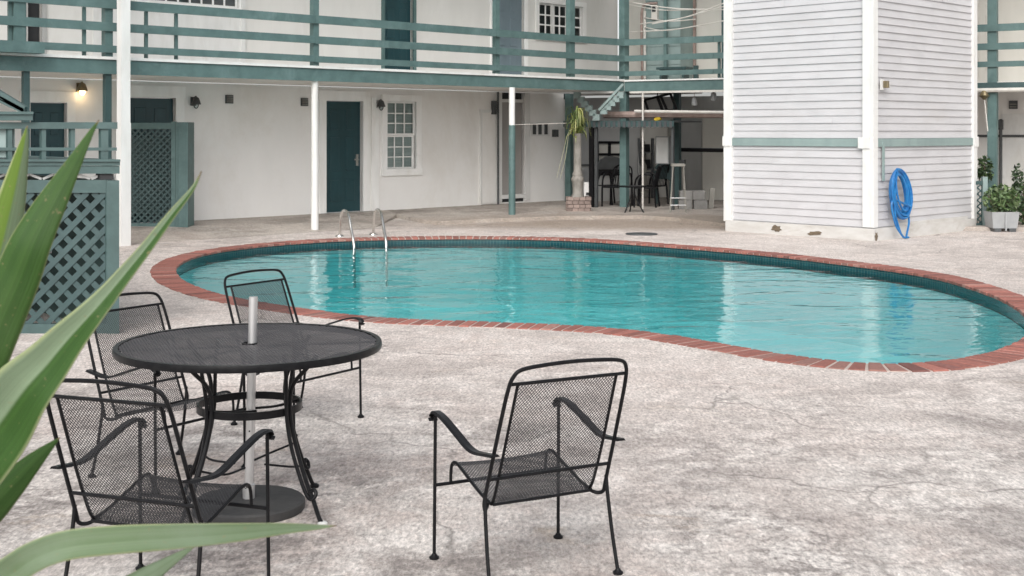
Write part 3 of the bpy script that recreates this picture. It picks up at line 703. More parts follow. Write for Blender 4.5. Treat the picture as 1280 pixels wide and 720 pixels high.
# ------------------------------------------------------------------ small wall fittings on wing A
def vent(px, py, label, w=.15, b=BW):
    a, z = aA(px, b), zA(px, py, b)
    t = thing('wall_vent', label, 'vent', tuple(FA(a, b, z)), group='square vents on the porch wall')
    obj('cover', MB().box(FA, a-w/2, a+w/2, b-.03, b-.001, z-w/2, z+w/2), 'darkgrey', t)
    mb = MB()
    for k in range(4): mb.box(FA, a-w/2+.015, a+w/2-.015, b-.045, b-.031, z-w/2+.02+k*w/4.6, z-w/2+.035+k*w/4.6)
    obj('slat', mb, 'wood', t)
    return t
vent(286, 124, 'small square grey vent on white wall near the lattice screen')
vent(380, 127.5, 'small square grey vent beside the round white porch post')
def lampA(px, py, label, lit=False, b=BW):
    a, z = aA(px, b), zA(px, py, b)
    t = thing('wall_lamp', label, 'wall lamp', tuple(FA(a, b, z)))
    obj('backplate', MB().box(FA, a-.05, a+.05, b-.03, b-.002, z-.03, z+.12), 'darkgrey' if not lit else 'brass', t)
    mb = MB().lathe([(.02, .12), (.05, .10), (.085, .0), (.08, -.01)], FA(a, b-.11, z), 14)
    mb.tube([FA(a, b-.02, z+.1), FA(a, b-.11, z+.13)], .014, 6)
    obj('lamp_shade', mb, 'darkgrey' if not lit else 'brass', t, True)
    obj('bulb', MB().lathe([(.005, .05), (.04, .02), (.048, -.03), (.03, -.07), (.004, -.085)], FA(a, b-.11, z), 12), 'bulb' if lit else 'glass', t, True)
    return a, b, z
lampA(472, 133, 'dark hooded lamp between teal door and white sash window')
lampA(241, 130, 'small unlit spotlight on white wall above the lattice screen')
a, b, z = lampA(99, 113, 'lit brass lamp glowing on white wall above the left door', True)
L = bpy.data.lights.new('porch_lamp_light', 'POINT'); L.energy = .6; L.color = (1, .7, .38); L.shadow_soft_size = .05
lo = bpy.data.objects.new('porch_lamp_light', L); COL.objects.link(lo); lo.location = FA(a+.02, b-.16, z-.10)

# ------------------------------------------------------------------ lattice helpers
def lattice(mb, fr, x0, x1, z0, z1, y, pitch, w, th=.008):
    def clipseg(c, sg):                       # line z = sg*x + c clipped to the rectangle
        pts = []
        for x in (x0, x1):
            zz = sg*x+c
            if z0-1e-6 <= zz <= z1+1e-6: pts.append((x, zz))
        for zz in (z0, z1):
            x = (zz-c)/sg
            if x0 < x < x1: pts.append((x, zz))
        return (min(pts), max(pts)) if len(pts) >= 2 else None
    st = pitch*math.sqrt(2)
    for sg, yo in ((1, 0), (-1, th*1.15)):
        lo_, hi_ = (z0-x1, z1-x0) if sg == 1 else (z0+x0, z1+x1)
        c = lo_+st*.4
        while c < hi_:
            s_ = clipseg(c, sg)
            if s_ and abs(s_[1][0]-s_[0][0]) > .01:
                mb.bar(fr(s_[0][0], y+yo, s_[0][1]), fr(s_[1][0], y+yo, s_[1][1]), th, w)
            c += st
    return mb
# lattice screen in front of the middle door
sd = G(232, 283.5, .1).y; k0 = G(163, 283.5, .1).x; k1 = G(217, 283.5, .1).x; k2 = G(236, 283.5, .1).x
t = thing('lattice_screen', 'teal lattice privacy screen with solid side panel before the dark door', 'screen', (k1, sd, 0))
zt = H-(152-HZ)*sd/F
obj('lattice_panel', lattice(MB(), FW, k0-.1, k1-.03, .16, zt-.12, sd, .075, .03), 'teal_dark', t)
obj('frame', MB().box(FW, k0-.14, k1-.03, sd-.03, sd+.03, .05, .16).box(FW, k0-.14, k1-.03, sd-.03, sd+.03, zt-.12, zt-.02).box(FW, k1-.03, k1+.045, sd-.04, sd+.04, .03, zt), 'teal', t)
obj('dark_backing', MB().box(FW, k0-.14, k1-.04, sd+.30, sd+.32, .3, zt-.25), 'teal_dark', t)
sp = obj('side_panel', MB().box(FW, k1+.055, k2, sd-.05, sd+.35, .02, zt-.01), 'teal', t)
obj('panel_moulding', MB().box(FW, k1+.055, k2, sd-.064, sd-.05, zt-.12, zt-.01).box(FW, k1+.055, k2, sd-.064, sd-.05, .02, .12).box(FW, k1+.055, k1+.085, sd-.062, sd-.05, .12, zt-.12).box(FW, k2-.03, k2, sd-.062, sd-.05, .12, zt-.12), 'teal', sp)

# ------------------------------------------------------------------ raised deck at left with lattice skirt
DD = 10.48
def X(px): return (px-640)*DD/F
def Zy(py): return H-(py-HZ)*DD/F
xr = X(149.5); xl = -8.2
def FD(x, y, z): return Vector((x-.85*max(0, y-DD-.02), y, z))
t = thing('raised_deck', 'raised teal timber deck with diagonal lattice skirt behind the chairs', 'deck', (xr, DD, 0))
obj('lattice_skirt', lattice(MB(), FD, xl, X(133.5), Zy(406), Zy(241), DD+.02, .105, .046), 'teal_dark', t)
obj('skirt_frame', MB().box(FD, xl, xr-.104, DD, DD+.05, Zy(241), Zy(225)).box(FD, xl, xr-.104, DD, DD+.05, .0, Zy(405)), 'teal_deck', t)
obj('corner_post', MB().box(FD, X(133.5), xr, DD-.01, DD+.12, 0, Zy(225.5)), 'teal_deck', t)
obj('side_skirt', MB().box(FD, xr-.06, xr-.012, DD+.12, DD+2.6, 0, Zy(226)), 'teal_deck', t)
obj('deck_boards', MB().box(FD, xl, X(153), DD-.05, DD+2.6, Zy(202), Zy(199)), 'teal_deck', t)
obj('edge_beam', MB().box(FD, xl, X(150.5), DD-.02, DD+.06, Zy(217), Zy(207.5)).box(FD, xl, X(151.5), DD-.03, DD+.07, Zy(207), Zy(202.3)), 'teal_deck', t)
obj('corner_block', MB().box(FD, X(125), X(142), DD+.0, DD+.1, Zy(224.5), Zy(217.5)), 'dark', t)
mb = MB()
for k in range(24):
    x = xr-.25-k*.2; mb.bar((x, DD+.06, Zy(224)), (x+.09, DD+.06, Zy(218)), .008, .02); mb.bar((x+.09, DD+.06, Zy(218)), (x+.19, DD+.06, Zy(224)), .008, .02)
obj('scroll_strip', mb, 'trim', t)
obj('dark_backing', MB().box(FD, xl, xr-.3, DD+1.9, DD+1.93, 0, Zy(230)), 'dark', t)  # dark sheet added to stand for the shade beyond the lattice holes
mb = MB(); rnd = random.Random(4)
for k in range(14):
    x = xr-.5-rnd.random()*2.2; z = rnd.uniform(.35, 1.05); mb.box(FD, x, x+rnd.uniform(.05, .22), DD+.25+k*.02, DD+.26+k*.02, z, z+rnd.uniform(.04, .14))
obj('stored_sheeting', mb, 'pot', t)
obj('top_rail', MB().box(FD, xl, X(148.5), DD+.05, DD+.13, Zy(161), Zy(152.7)), 'teal_deck', t)
obj('middle_rail', MB().box(FD, xl, X(148.5), DD+.06, DD+.12, Zy(188.5), Zy(184.5)), 'teal_deck', t)
for px, w in ((57.5, .035), (94, .035), (134, .06), (15, .035)): obj('baluster', MB().box(FD, X(px)-w/2, X(px)+w/2, DD+.07, DD+.11, Zy(199), Zy(161)), 'teal_deck', t)
obj('infill_panel', MB().box(FD, xl, X(24), DD+.115, DD+.135, Zy(197), Zy(161)), 'teal_pale', t)
mb = MB().box(FD, xl, X(43), DD-.02, DD+.16, Zy(143), Zy(139.5)).box(FD, xl, X(41), DD+.0, DD+.14, Zy(150.5), Zy(143.3))
obj('cap_rail', mb, 'teal_deck', t)
mb = MB()
for dz, w in ((0, .05), (-.06, .03), (-.11, .03)):
    mb.bar((X(-60), DD+.06, Zy(82)+dz), (X(28), DD+.06, Zy(136.5)+dz*.2), .06, w)
obj('sloping_handrail', mb, 'teal_deck', t)

# ------------------------------------------------------------------ pool ladder
lad = thing('pool_ladder', 'pair of steel pool ladder handrails on far pool edge', 'pool ladder', tuple(G(450, 294)))
for (rx, ry, tx, ty, fx, fy) in ((424.5, 295.5, 432.5, 263.5, 441.5, 301), (466.5, 293.5, 473.5, 262.5, 482, 300)):
    a = G(rx, ry); fr_ = G(fx, fy); dm = a.y*.55+fr_.y*.45
    top = Vector(((tx-640)*dm/F, dm, H-(ty-HZ)*dm/F))
    u = (fr_-a)
    pts = [a, a+Vector((0, 0, .30))+u*.08, a+Vector((0, 0, top.z-.03))+u*.22, a.lerp(fr_, .42)+Vector((0, 0, top.z)), a+u*.66+Vector((0, 0, top.z-.06)), a+u*.86+Vector((0, 0, .16)), fr_+u*.06+Vector((0, 0, -.1)), fr_+u*.1+Vector((0, 0, -.7))]
    h_ = obj('handrail', MB().tube(catmull(pts, 6), .022, 10), 'chrome', lad, True)
    obj('escutcheon', MB().lathe([(.07, .001), (.065, .015), (.035, .03)], a, 16), 'chrome', h_, True)
tag(obj('skimmer_lid', MB().lathe([(.26, .002), (.255, .016), (.0, .018)], G(802, 293), 28), 'darkgrey', None, True), 'flat dark round lid set in the concrete deck beyond the pool', 'lid')

# ------------------------------------------------------------------ patio chair
def strands(P, nu, nv, W, Hh, w, th, inside=None, twist=0.0):
    """expanded metal: diamonds in (u,v); P maps u,v arrays to xyz"""
    seg = []
    for j in range(2*nv):
        for i in range(nu+1):
            x0 = i*W+(W/2 if j % 2 else 0); y0 = j*Hh/2
            for sx in (-W/2, W/2):
                x1 = x0+sx
                if x1 < -1e-9 or x1 > nu*W+1e-9 or x0 > nu*W+1e-9: continue
                seg.append((x0, y0, x1, y0+Hh/2))
    seg = np.array(seg)
    if inside is not None: seg = seg[inside(seg)]
    A, B = P(seg[:, 0], seg[:, 1]), P(seg[:, 2], seg[:, 3])
    e = 1e-3
    du = P(seg[:, 0]+e, seg[:, 1])-A; dv = P(seg[:, 0], seg[:, 1]+e)-A
    nrm = np.cross(du, dv); nrm /= np.linalg.norm(nrm, axis=1)[:, None]
    t = B-A; t /= np.linalg.norm(t, axis=1)[:, None]; sd = np.cross(nrm, t)
    tw = twist*np.where(seg[:, 2] > seg[:, 0], 1.0, -1.0)[:, None]
    sd, nrm = sd*np.cos(tw)+nrm*np.sin(tw), nrm*np.cos(tw)-sd*np.sin(tw)
    V = np.empty((len(seg), 8, 3))
    for k, (c, a, b) in enumerate(((A, -1, -1), (A, 1, -1), (A, 1, 1), (A, -1, 1), (B, -1, -1), (B, 1, -1), (B, 1, 1), (B, -1, 1))):
        V[:, k] = c+sd*(a*w/2)+nrm*(b*th/2)
    Fq = np.array([(0, 4, 5, 1), (1, 5, 6, 2), (2, 6, 7, 3), (3, 7, 4, 0)])
    Fs = (np.arange(len(seg))*8)[:, None, None]+Fq[None]
    return V.reshape(-1, 3), Fs.reshape(-1, 4)
def mesh_obj(name, V, Fs, mat, parent):
    me = bpy.data.meshes.new(name); me.from_pydata(V.tolist(), [], Fs.tolist()); me.materials.append(M[mat])
    o = bpy.data.objects.new(name, me); COL.objects.link(o); o.parent = parent; return o
def make_chair(label):
    t = thing('patio_chair', label, 'chair', (0, 0, 0), 0, 'black wrought iron patio chairs')
    yb = lambda z: -.172-(z-.34)*.385
    # outer back hoop with rear curl
    half = [(.205, -.10, .297), (.232, -.135, .283), (.25, -.158, .292), (.254, yb(.33), .33), (.252, yb(.45), .45), (.248, yb(.62), .62), (.243, yb(.74), .74), (.232, yb(.795), .795), (.20, yb(.822), .822), (.10, yb(.832), .832), (0, yb(.835), .835)]
    pts = half+[(-x, y, z) for x, y, z in half[-2::-1]]
    obj('back_frame', MB().tube(catmull(pts, 5), .0074, 8), 'black', t, True)
    f2 = MB(); e = .008
    for sx in (-1, 1): f2.tube(catmull([(sx*.205, -.13, .298), (sx*.207, yb(.34)+.012, .345), (sx*.207, yb(.5)+e, .5), (sx*.203, yb(.768)+e, .768)], 4), .006, 6)
    f2.tube([(-.238, yb(.768)+.004, .768), (.238, yb(.768)+.004, .768)], .0065, 6)
    f2.tube([(-.252, yb(.405)+.002, .405), (.252, yb(.405)+.002, .405)], .0065, 6)
    f2.tube([(-.207, -.14, .296), (.207, -.14, .296)], .006, 6)
    obj('panel_frame', f2, 'black', t, True)
    sf = MB()
    prof = [(-.135, .297), (-.05, .312), (.06, .345), (.145, .372), (.185, .376), (.208, .362), (.218, .33), (.22, .292)]
    for sx in (-1, 1): sf.tube(catmull([(sx*.21, y, z) for y, z in prof], 4), .0065, 7)
    sf.tube([(-.275, .222, .287), (.275, .222, .287)], .007, 7)
    obj('seat_frame', sf, 'black', t, True)
    for sx in (-1, 1):
        l = obj('leg', MB().tube(catmull([(sx*.275, .232, .008), (sx*.274, .228, .30), (sx*.273, .225, .555)], 3), .0070, 8), 'black', t, True)
        obj('foot', MB().lathe([(.019, 0), (.02, .008), (.012, .014), (.009, .02)], (sx*.275, .232, 0), 12), 'black', l, True)
        l = obj('leg', MB().tube(catmull([(sx*.255, -.172, .355), (sx*.257, -.178, .29), (sx*.262, -.205, .14), (sx*.266, -.238, .008)], 4), .0074, 8), 'black', t, True)
        obj('foot', MB().lathe([(.019, 0), (.02, .008), (.012, .014), (.009, .02)], (sx*.266, -.238, 0), 12), 'black', l, True)
        arm = catmull([(sx*.262, -.268, .507), (sx*.266, -.21, .500), (sx*.270, -.14, .492), (sx*.273, -.08, .498), (sx*.275, .02, .53), (sx*.276, .13, .563), (sx*.276, .195, .572), (sx*.275, .232, .566), (sx*.275, .245, .548), (sx*.275, .234, .535)], 5)
        obj('armrest', MB().sweep(arm, [(-.019, -.004), (-.012, .005), (.012, .005), (.019, -.004)], up=(0, 0, 1)), 'black', t, True)
    # mesh panels
    W, Hh = .0128, .0136
    nu = 32; off_ = nu*W/2
    def Pb(u, v):
        z = .30+v; s = np.clip((.36-z)/.06, 0, 1)
        return np.stack([(u-off_)*1.0, -.172-(z-.34)*.385+.008+s*s*.02, z], 1)
    V, Fs = strands(Pb, nu, 34, W, Hh, .0020, .0016); mesh_obj('backrest', V, Fs, 'mesh', t)
    cs = [Vector((0, y, z)) for y, z in prof]; cp = catmull(cs, 6); Ls = [0]
    for a, b in zip(cp, cp[1:]): Ls.append(Ls[-1]+(b-a).length)
    cy = np.array([p.y for p in cp]); cz = np.array([p.z for p in cp]); Ls = np.array(Ls)
    def Ps(u, v):
        x = u-off_; y = np.interp(v, Ls, cy); z = np.interp(v, Ls, cz)-.010*(1-(x/off_)**2)
        return np.stack([x, y, z], 1)
    nv = int((Ls[-1]-.06)/Hh)
    V, Fs = strands(Ps, nu, nv, W, Hh, .0025, .0016); mesh_obj('seat', V, Fs, 'mesh', t)
    return t
def face(fx, fy): return math.atan2(-fx, fy)      # local +y turned onto (fx,fy)
ch = make_chair('wrought iron chair standing alone right of the table, back turned')
ch.location = (.05, 4.87, 0); ch.rotation_euler = (0, 0, face(-.46, .888))
dup(ch, (-1.22, 4.52, 0), face(.335, .943), 'wrought iron chair nearest the yucca leaves, back turned, tucked to the table')
dup(ch, (-1.66, 6.2, 0), face(.82, -.57), 'wrought iron chair left of the table before the teal lattice skirt')
dup(ch, (-1.22, 7.30, 0), face(.83, -.56), 'wrought iron chair behind the table, nearest the pool edge')

# ------------------------------------------------------------------ patio table
tc = Vector((-1.146, 5.593, 0)); TZ, TR = .728, .556
t = thing('patio_table', 'round black mesh patio table with curved legs and umbrella hole', 'table', tuple(tc))
W, Hh = .0145, .036; n = int(2*TR/W)+2; nrow = int(2*TR/Hh)+2
def Pt(u, v):
    x, y = u-n*W/2, v-nrow*Hh/2; r2 = (x*x+y*y)/(TR*TR)
    return np.stack([tc.x-tc.x+x, y, np.full_like(x, TZ)-.003*(1-r2)], 1)
def ins(s):
    x0, y0, x1, y1 = s[:, 0]-n*W/2, s[:, 1]-nrow*Hh/2, s[:, 2]-n*W/2, s[:, 3]-nrow*Hh/2
    r0, r1 = np.hypot(x0, y0), np.hypot(x1, y1); return (r0 < TR-.004) & (r1 < TR-.004) & (r0 > .03) & (r1 > .03)
V, Fs = strands(Pt, n, nrow, W, Hh, .0056, .0011, ins, .15); mesh_obj('tabletop', V, Fs, 'tabletop', t)
def ringpts(c, r, z, n=72): return [Vector(c)+Vector((r*math.cos(2*math.pi*i/n), r*math.sin(2*math.pi*i/n), z)) for i in range(n)]
obj('rim', MB().sweep(ringpts(tc, TR+.006, TZ-.010), [(-.011, -.016), (.011, -.016), (.014, 0), (.010, .014), (-.010, .014), (-.014, 0)], True, up=(0, 0, 1)), 'black', t, True)
obj('hole_ring', MB().tube(ringpts(tc, .031, TZ-.002, 24), .005, 6, True), 'black', t, True)
mb = MB()
for k in range(2):
    a = R(12+90*k); dv = Vector((math.cos(a), math.sin(a), 0)); mb.bar(tc-dv*TR+Z*(TZ-.014), tc-dv*.04+Z*(TZ-.014), .022, .008); mb.bar(tc+dv*.04+Z*(TZ-.014), tc+dv*TR+Z*(TZ-.014), .022, .008)
obj('under_strut', mb, 'black', t)
obj('lower_ring', MB().sweep(ringpts(tc, .222, .455), [(-.005, -.016), (.005, -.016), (.005, .016), (-.005, .016)], True, up=(0, 0, 1)), 'black', t)
mb = MB()
for a in (R(30), R(210)):
    dv = Vector((math.cos(a), math.sin(a), 0)); sdv = Vector((-dv.y, dv.x, 0))
    mb.tube(catmull([tc+dv*.22+Z*.455, tc+dv*.12+Z*.44, tc+sdv*.03+dv*.02+Z*.435, tc+sdv*.03-dv*.02+Z*.435], 5), .006, 6)
obj('pole_guide', mb, 'black', t, True)
for k in range(4):
    a = R(-33+90*k); dv = Vector((math.cos(a), math.sin(a), 0)); sdv = Vector((-dv.y, dv.x, 0))
    def P(r, s, z): return tc+dv*r+sdv*s+Z*z
    p1 = [P(.385, 0, TZ-.02), P(.335, .002, .655), P(.26, .004, .585), P(.232, .006, .52), P(.235, .006, .42), P(.27, .006, .30), P(.325, .004, .17), P(.365, .002, .10), P(.40, 0, .03), P(.418, 0, .008)]
    p2 = [P(.25, -.05, TZ-.02), P(.245, -.035, .62), P(.236, -.022, .52), P(.236, -.018, .42), P(.262, -.016, .30), P(.31, -.014, .18), P(.345, -.012, .115), P(.37, -.008, .105), P(.38, .004, .125), P(.365, .008, .14), P(.35, 0, .13)]
    mb = MB().tube(catmull(p1, 5), .0095, 8).tube(catmull(p2, 5), .0085, 8)
    l = obj('leg', mb, 'black', t, True)
    obj('foot', MB().lathe([(.02, 0), (.021, .012), (.012, .018)], P(.420, 0, 0), 12), 'footcap' if k == 0 else 'black', l, True)
    obj('brace', MB().tube(catmull([P(.30, 0, .235), P(.20, .05, .205), P(.06, .03, .20)], 5), .005, 6), 'black', t, True)
us = thing('umbrella_stand', 'bare aluminium umbrella pole in round dark base through the table', 'umbrella stand', (tc.x-.004, tc.y, 0))
mb = MB().lathe([(.238, 0), (.243, .008), (.243, .036), (.235, .044), (.04, .052), (.0, .052)], (tc.x-.004, tc.y, 0), 40)
obj('base', mb, 'basecast', us, True)
obj('collar', MB().lathe([(.027, .05), (.027, .11), (.022, .115)], (tc.x-.004, tc.y, 0), 20), 'alu', us, True)
pole = [Vector((tc.x-.004, tc.y, .06)), Vector((tc.x+.016, tc.y, .93))]
o = obj('pole', MB().tube(pole, .0195, 20), 'alu', us, True)
obj('pin_hole', MB().tube([pole[0].lerp(pole[1], .33)+Vector((0, -.0185, 0)), pole[0].lerp(pole[1], .33)+Vector((0, -.0205, 0))], .004, 8), 'dark', o)

# ------------------------------------------------------------------ foreground yucca
crown = PT(-95, 690, 1.5)
yu = thing('yucca_plant', 'large yucca with long sword leaves in the near left foreground', 'plant', (crown.x, crown.y, 0))
obj('trunk', MB().taper([Vector((crown.x+.02*math.sin(i), crown.y, crown.z*i/8)) for i in range(9)], [.09, .075, .07, .066, .064, .062, .06, .06, .05], 12), 'bark', yu, True)
def leaf(pp, mat, fold=.35, tilt=0.0, n=10, curl=0.0):
    """pp: (px,py,depth,width_px) along the midrib"""
    ctr = [PT(x, y, d) for x, y, d, w in pp]; ws = [w*d/F for x, y, d, w in pp]
    cc = catmull(ctr, n); wc = [v.x for v in catmull([Vector((w, 0, 0)) for w in ws], n)]
    mb = MB(); uvs = []; K = 9; m = len(cc)
    for i, (c, w) in enumerate(zip(cc, wc)):
        tg = (cc[min(i+1, m-1)]-cc[max(i-1, 0)]).normalized(); view = (c-Vector((0, 0, H))).normalized()
        sd = tg.cross(view).normalized(); nr = sd.cross(tg).normalized()
        tl = tilt+curl*i/m
        sd2 = sd*math.cos(tl)+nr*math.sin(tl); nr2 = nr*math.cos(tl)-sd*math.sin(tl)
        for k in range(K):
            q = 2*k/(K-1)-1; mb.v.append(c+sd2*(q*max(w, .0006)/2)+nr2*(abs(q)**1.4*fold*w/2)); uvs.append((k/(K-1), i/(m-1)))
    for i in range(m-1):
        for k in range(K-1): mb.f.append((i*K+k, i*K+k+1, (i+1)*K+k+1, (i+1)*K+k))
    o = obj('leaf', mb, mat, yu); me = o.data
    ul = me.uv_layers.new(name='uv')
    for p in me.polygons:
        p.use_smooth = True
        for li in p.loop_indices: ul.data[li].uv = uvs[me.loops[li].vertex_index]
    sm = o.modifiers.new('thickness', 'SOLIDIFY'); sm.thickness = .0016; sm.offset = 0
    return o
C = (-95, 690, 1.5, 40)
leaf([C, (-60, 540, 1.45, 68), (-30, 460, 1.42, 66), (0, 390, 1.42, 62), (20, 345, 1.42, 57), (36, 305, 1.42, 51), (55, 268, 1.43, 42), (74, 235, 1.44, 31), (97, 195, 1.45, 16), (113, 167, 1.46, 7), (124, 150, 1.47, .5)], 'leaf', .30, .25)
leaf([C, (-90, 560, 1.62, 60), (-45, 440, 1.6, 66), (-8, 340, 1.6, 56), (12, 265, 1.6, 38), (25, 205, 1.6, 20), (31, 175, 1.6, 9), (34, 157, 1.6, .5)], 'leaf_bright', .4, -.2)
leaf([C, (-70, 620, 1.38, 84), (-35, 572, 1.34, 98), (0, 527, 1.33, 94), (30, 487, 1.32, 76), (58, 456, 1.32, 60), (85, 424, 1.32, 46), (117, 389, 1.32, 31), (137, 366, 1.33, 24), (160, 338, 1.34, 19), (182, 311, 1.35, 15), (215, 268, 1.37, 10), (240, 237, 1.39, 5), (252, 214, 1.40, .5)], 'leaf_two', -.45, .1)
leaf([C, (-65, 668, 1.5, 48), (-25, 640, 1.5, 50), (8, 610, 1.5, 38), (38, 580, 1.5, 24), (60, 560, 1.5, 11), (75, 547, 1.5, .5)], 'leaf', .4, .2)
leaf([C, (-50, 748, 1.30, 60), (0, 725, 1.28, 44), (40, 698, 1.26, 38), (85, 682, 1.25, 36), (150, 675, 1.26, 34), (220, 671, 1.28, 30), (295, 666, 1.31, 22), (355, 661, 1.34, 13), (395, 659, 1.36, 6), (421, 657, 1.37, .5)], 'leaf_pale', -.35, .1)
leaf([C, (-30, 810, 1.42, 40), (60, 790, 1.38, 40), (130, 752, 1.36, 34), (180, 722, 1.36, 25), (215, 700, 1.37, 13), (246, 681, 1.38, .5)], 'leaf_pale', .4, .2)
leaf([C, (-110, 560, 1.7, 60), (-70, 430, 1.75, 70), (-40, 320, 1.8, 50), (-20, 240, 1.85, .5)], 'leaf', .4, .4)
leaf([C, (-150, 560, 1.5, 60), (-230, 430, 1.5, 70), (-320, 330, 1.5, 45), (-390, 270, 1.5, .5)], 'leaf', .4, .1)
leaf([C, (-130, 740, 1.4, 60), (-230, 720, 1.3, 70), (-350, 760, 1.2, 45), (-450, 860, 1.15, .5)], 'leaf_pale', .4, .1)

# ------------------------------------------------------------------ shrubs and planters (leafy clouds made of leaf faces)
def foliage(center, rad, n, size, cols, seed, long=1.6, droop=0):
    rnd = random.Random(seed); mb = MB(); mb.c = []
    for _ in range(n):
        while True:
            q = Vector((rnd.uniform(-1, 1), rnd.uniform(-1, 1), rnd.uniform(-1, 1)))
            if q.length < 1: break
        c = Vector(center)+Vector((q.x*rad[0], q.y*rad[1], q.z*rad[2]))
        a = Vector((rnd.gauss(0, 1), rnd.gauss(0, 1), rnd.gauss(.3, .8))).normalized(); b = a.orthogonal().normalized()
        b = (Matrix.Rotation(rnd.uniform(0, 6.28), 3, a) @ b); s = size*rnd.uniform(.6, 1.3)
        mb.quad(c-a*s*long*.5, c+b*s*.35, c+a*s*long*.5, c-b*s*.35)
        k = rnd.uniform(.6, 1.3); cc = rnd.choice(cols); mb.c += [tuple(x*k for x in cc)]*4
    return mb
GR = [(.07, .12, .04), (.10, .16, .06), (.16, .22, .10), (.05, .09, .035)]
DK = [(.025, .05, .022), (.04, .07, .03), (.055, .09, .04)]
tr = G(1257, 290); x0, x1 = G(1239.5, 290).x, G(1274, 290).x
t = thing('trough_planter', 'white plastic trough holding a leafy green shrub beside the tower', 'planter', tuple(tr))
mb = MB(); n0 = 0
for (e, z) in ((.03, .06), (0, .33)):
    mb.v += [Vector((x0+e, tr.y-.02+e, z)), Vector((x1-e, tr.y-.02+e, z)), Vector((x1-e, tr.y+.38-e, z)), Vector((x0+e, tr.y+.38-e, z))]
mb.f = [(0, 1, 5, 4), (1, 2, 6, 5), (2, 3, 7, 6), (3, 0, 4, 7), (0, 3, 2, 1)]
mb.box(FW, (x0+x1)/2-.012, (x0+x1)/2+.012, tr.y-.035, tr.y-.012, .02, .33)
pt_ = obj('trough', mb, 'pot', t); obj('soil', MB().box(FW, x0+.02, x1-.02, tr.y, tr.y+.36, .26, .30), 'soil', pt_)
obj('trough_feet', MB().box(FW, x0+.05, x0+.16, tr.y, tr.y+.3, 0, .06).box(FW, x1-.16, x1-.05, tr.y, tr.y+.3, 0, .06), 'darkgrey', t)
obj('foliage', foliage((tr.x, tr.y+.18, .52), (.30, .24, .27), 650, .062, GR, 3), 'leafy', t)
mb = MB(); rnd = random.Random(8)
for k in range(9): mb.tube(catmull([Vector((tr.x+rnd.uniform(-.15, .15), tr.y+.18, .28)), Vector((tr.x+rnd.uniform(-.25, .25), tr.y+.18+rnd.uniform(-.1, .1), .6))], 3), .006, 5)
obj('stem', mb, 'bark', t)
g2 = Vector((8.75, 21.9, 0))
t = thing('dark_shrub', 'dark green upright shrub at the right edge behind the trough', 'shrub', tuple(g2))
fo = foliage((g2.x, g2.y, .42), (.28, .25, .42), 700, .06, DK+GR[:1], 5)
f3 = foliage((g2.x-.1, g2.y, .85), (.10, .1, .28), 160, .055, DK, 6); n = len(fo.v); fo.v += f3.v; fo.f += [tuple(i+n for i in f) for f in f3.f]; fo.c += f3.c
obj('foliage', fo, 'leafy', t); obj('stem', MB().tube([g2, g2+Z*.8], .015, 6).tube([g2+Vector((.08, 0, 0)), g2+Vector((.14, 0, .6))], .012, 6), 'bark', t)
g3 = G(1231, 284); g3 = Vector((g3.x, g3.y+.3, 0))
t = thing('climbing_vine', 'dark leafy vine climbing the teal post behind the trough', 'vine', tuple(g3))
fo = foliage((g3.x+.12, g3.y, .98), (.16, .12, .26), 260, .06, DK+GR[:1], 12); f3 = foliage((g3.x-.08, g3.y, .92), (.16, .1, .10), 110, .06, DK+GR[:2], 13)
n = len(fo.v); fo.v += f3.v; fo.f += [tuple(i+n for i in f) for f in f3.f]; fo.c += f3.c
obj('foliage', fo, 'leafy', t); obj('stem', MB().tube(catmull([g3+Vector((.1, 0, 0)), g3+Vector((.14, 0, .5)), g3+Vector((.1, 0, 1.1))], 4), .014, 6), 'bark', t)
gl = G(1226, 287)
t = thing('lattice_gate', 'narrow dark lattice gate with pale teal post right of the tower', 'gate', tuple(gl))
gx0, gx1 = G(1219, 287).x, G(1230, 287).x; gx2 = G(1236, 287).x; zt_ = H-(231-HZ)*gl.y/F
obj('lattice_panel', lattice(MB(), FW, gx0, gx1, .1, zt_, gl.y+.1, .075, .022), 'teal_dark', t)
obj('frame', MB().box(FW, gx0, gx1, gl.y+.07, gl.y+.14, zt_, zt_+.06).box(FW, gx0, gx1, gl.y+.07, gl.y+.14, .04, .1), 'teal_dark', t)
obj('dark_backing', MB().box(FW, gx0, gx1, gl.y+.3, gl.y+.32, .0, zt_), 'dark', t)
obj('gate_post', MB().box(FW, gx1+.003, gx2, gl.y+.05, gl.y+.15, 0, zt_+.13), 'teal_pale', t)
# hanging fitting under the right gutter
ul = uB(1231, .0); zl = zB(1231, 119, 0)
t = thing('hanging_lantern', 'brass bell shaped lantern hanging under the gutter right of tower', 'lantern', tuple(FB(ul, -.05, zl)))
obj('bell', MB().lathe([(.015, .10), (.05, .07), (.075, .0), (.10, -.01), (.05, -.05), (.02, -.08)], FB(ul, -.05, zl), 14), 'brass', t, True)
obj('hook', MB().tube([FB(ul, -.05, zl+.08), FB(ul, -.05, 2.37)], .008, 6), 'pvc', t)
obj('cord', MB().tube(catmull([FB(ul, -.05, zl-.06), FB(ul+.03, -.05, zl-.35), FB(ul+.06, -.05, zl-.65)], 4), .012, 6), 'pvc', t)
a_, z_ = uB(1267, 2), zB(1267, 131, 2)
t = thing('wall_vent', 'square grey vent on white wall right of the tower', 'vent', tuple(FB(a_, 1.99, z_)), group='square vents on the porch wall')
obj('cover', MB().box(FB, a_-.08, a_+.08, 1.96, 1.968, z_-.08, z_+.08), 'darkgrey', t); obj('slat', MB().box(FB, a_-.06, a_+.06, 1.945, 1.96, z_-.05, z_-.03).box(FB, a_-.06, a_+.06, 1.945, 1.96, z_, z_+.02), 'wood', t)

# ------------------------------------------------------------------ clutter under the rear balcony
SZ = .065
def SG(px, py): return G(px, py, SZ)
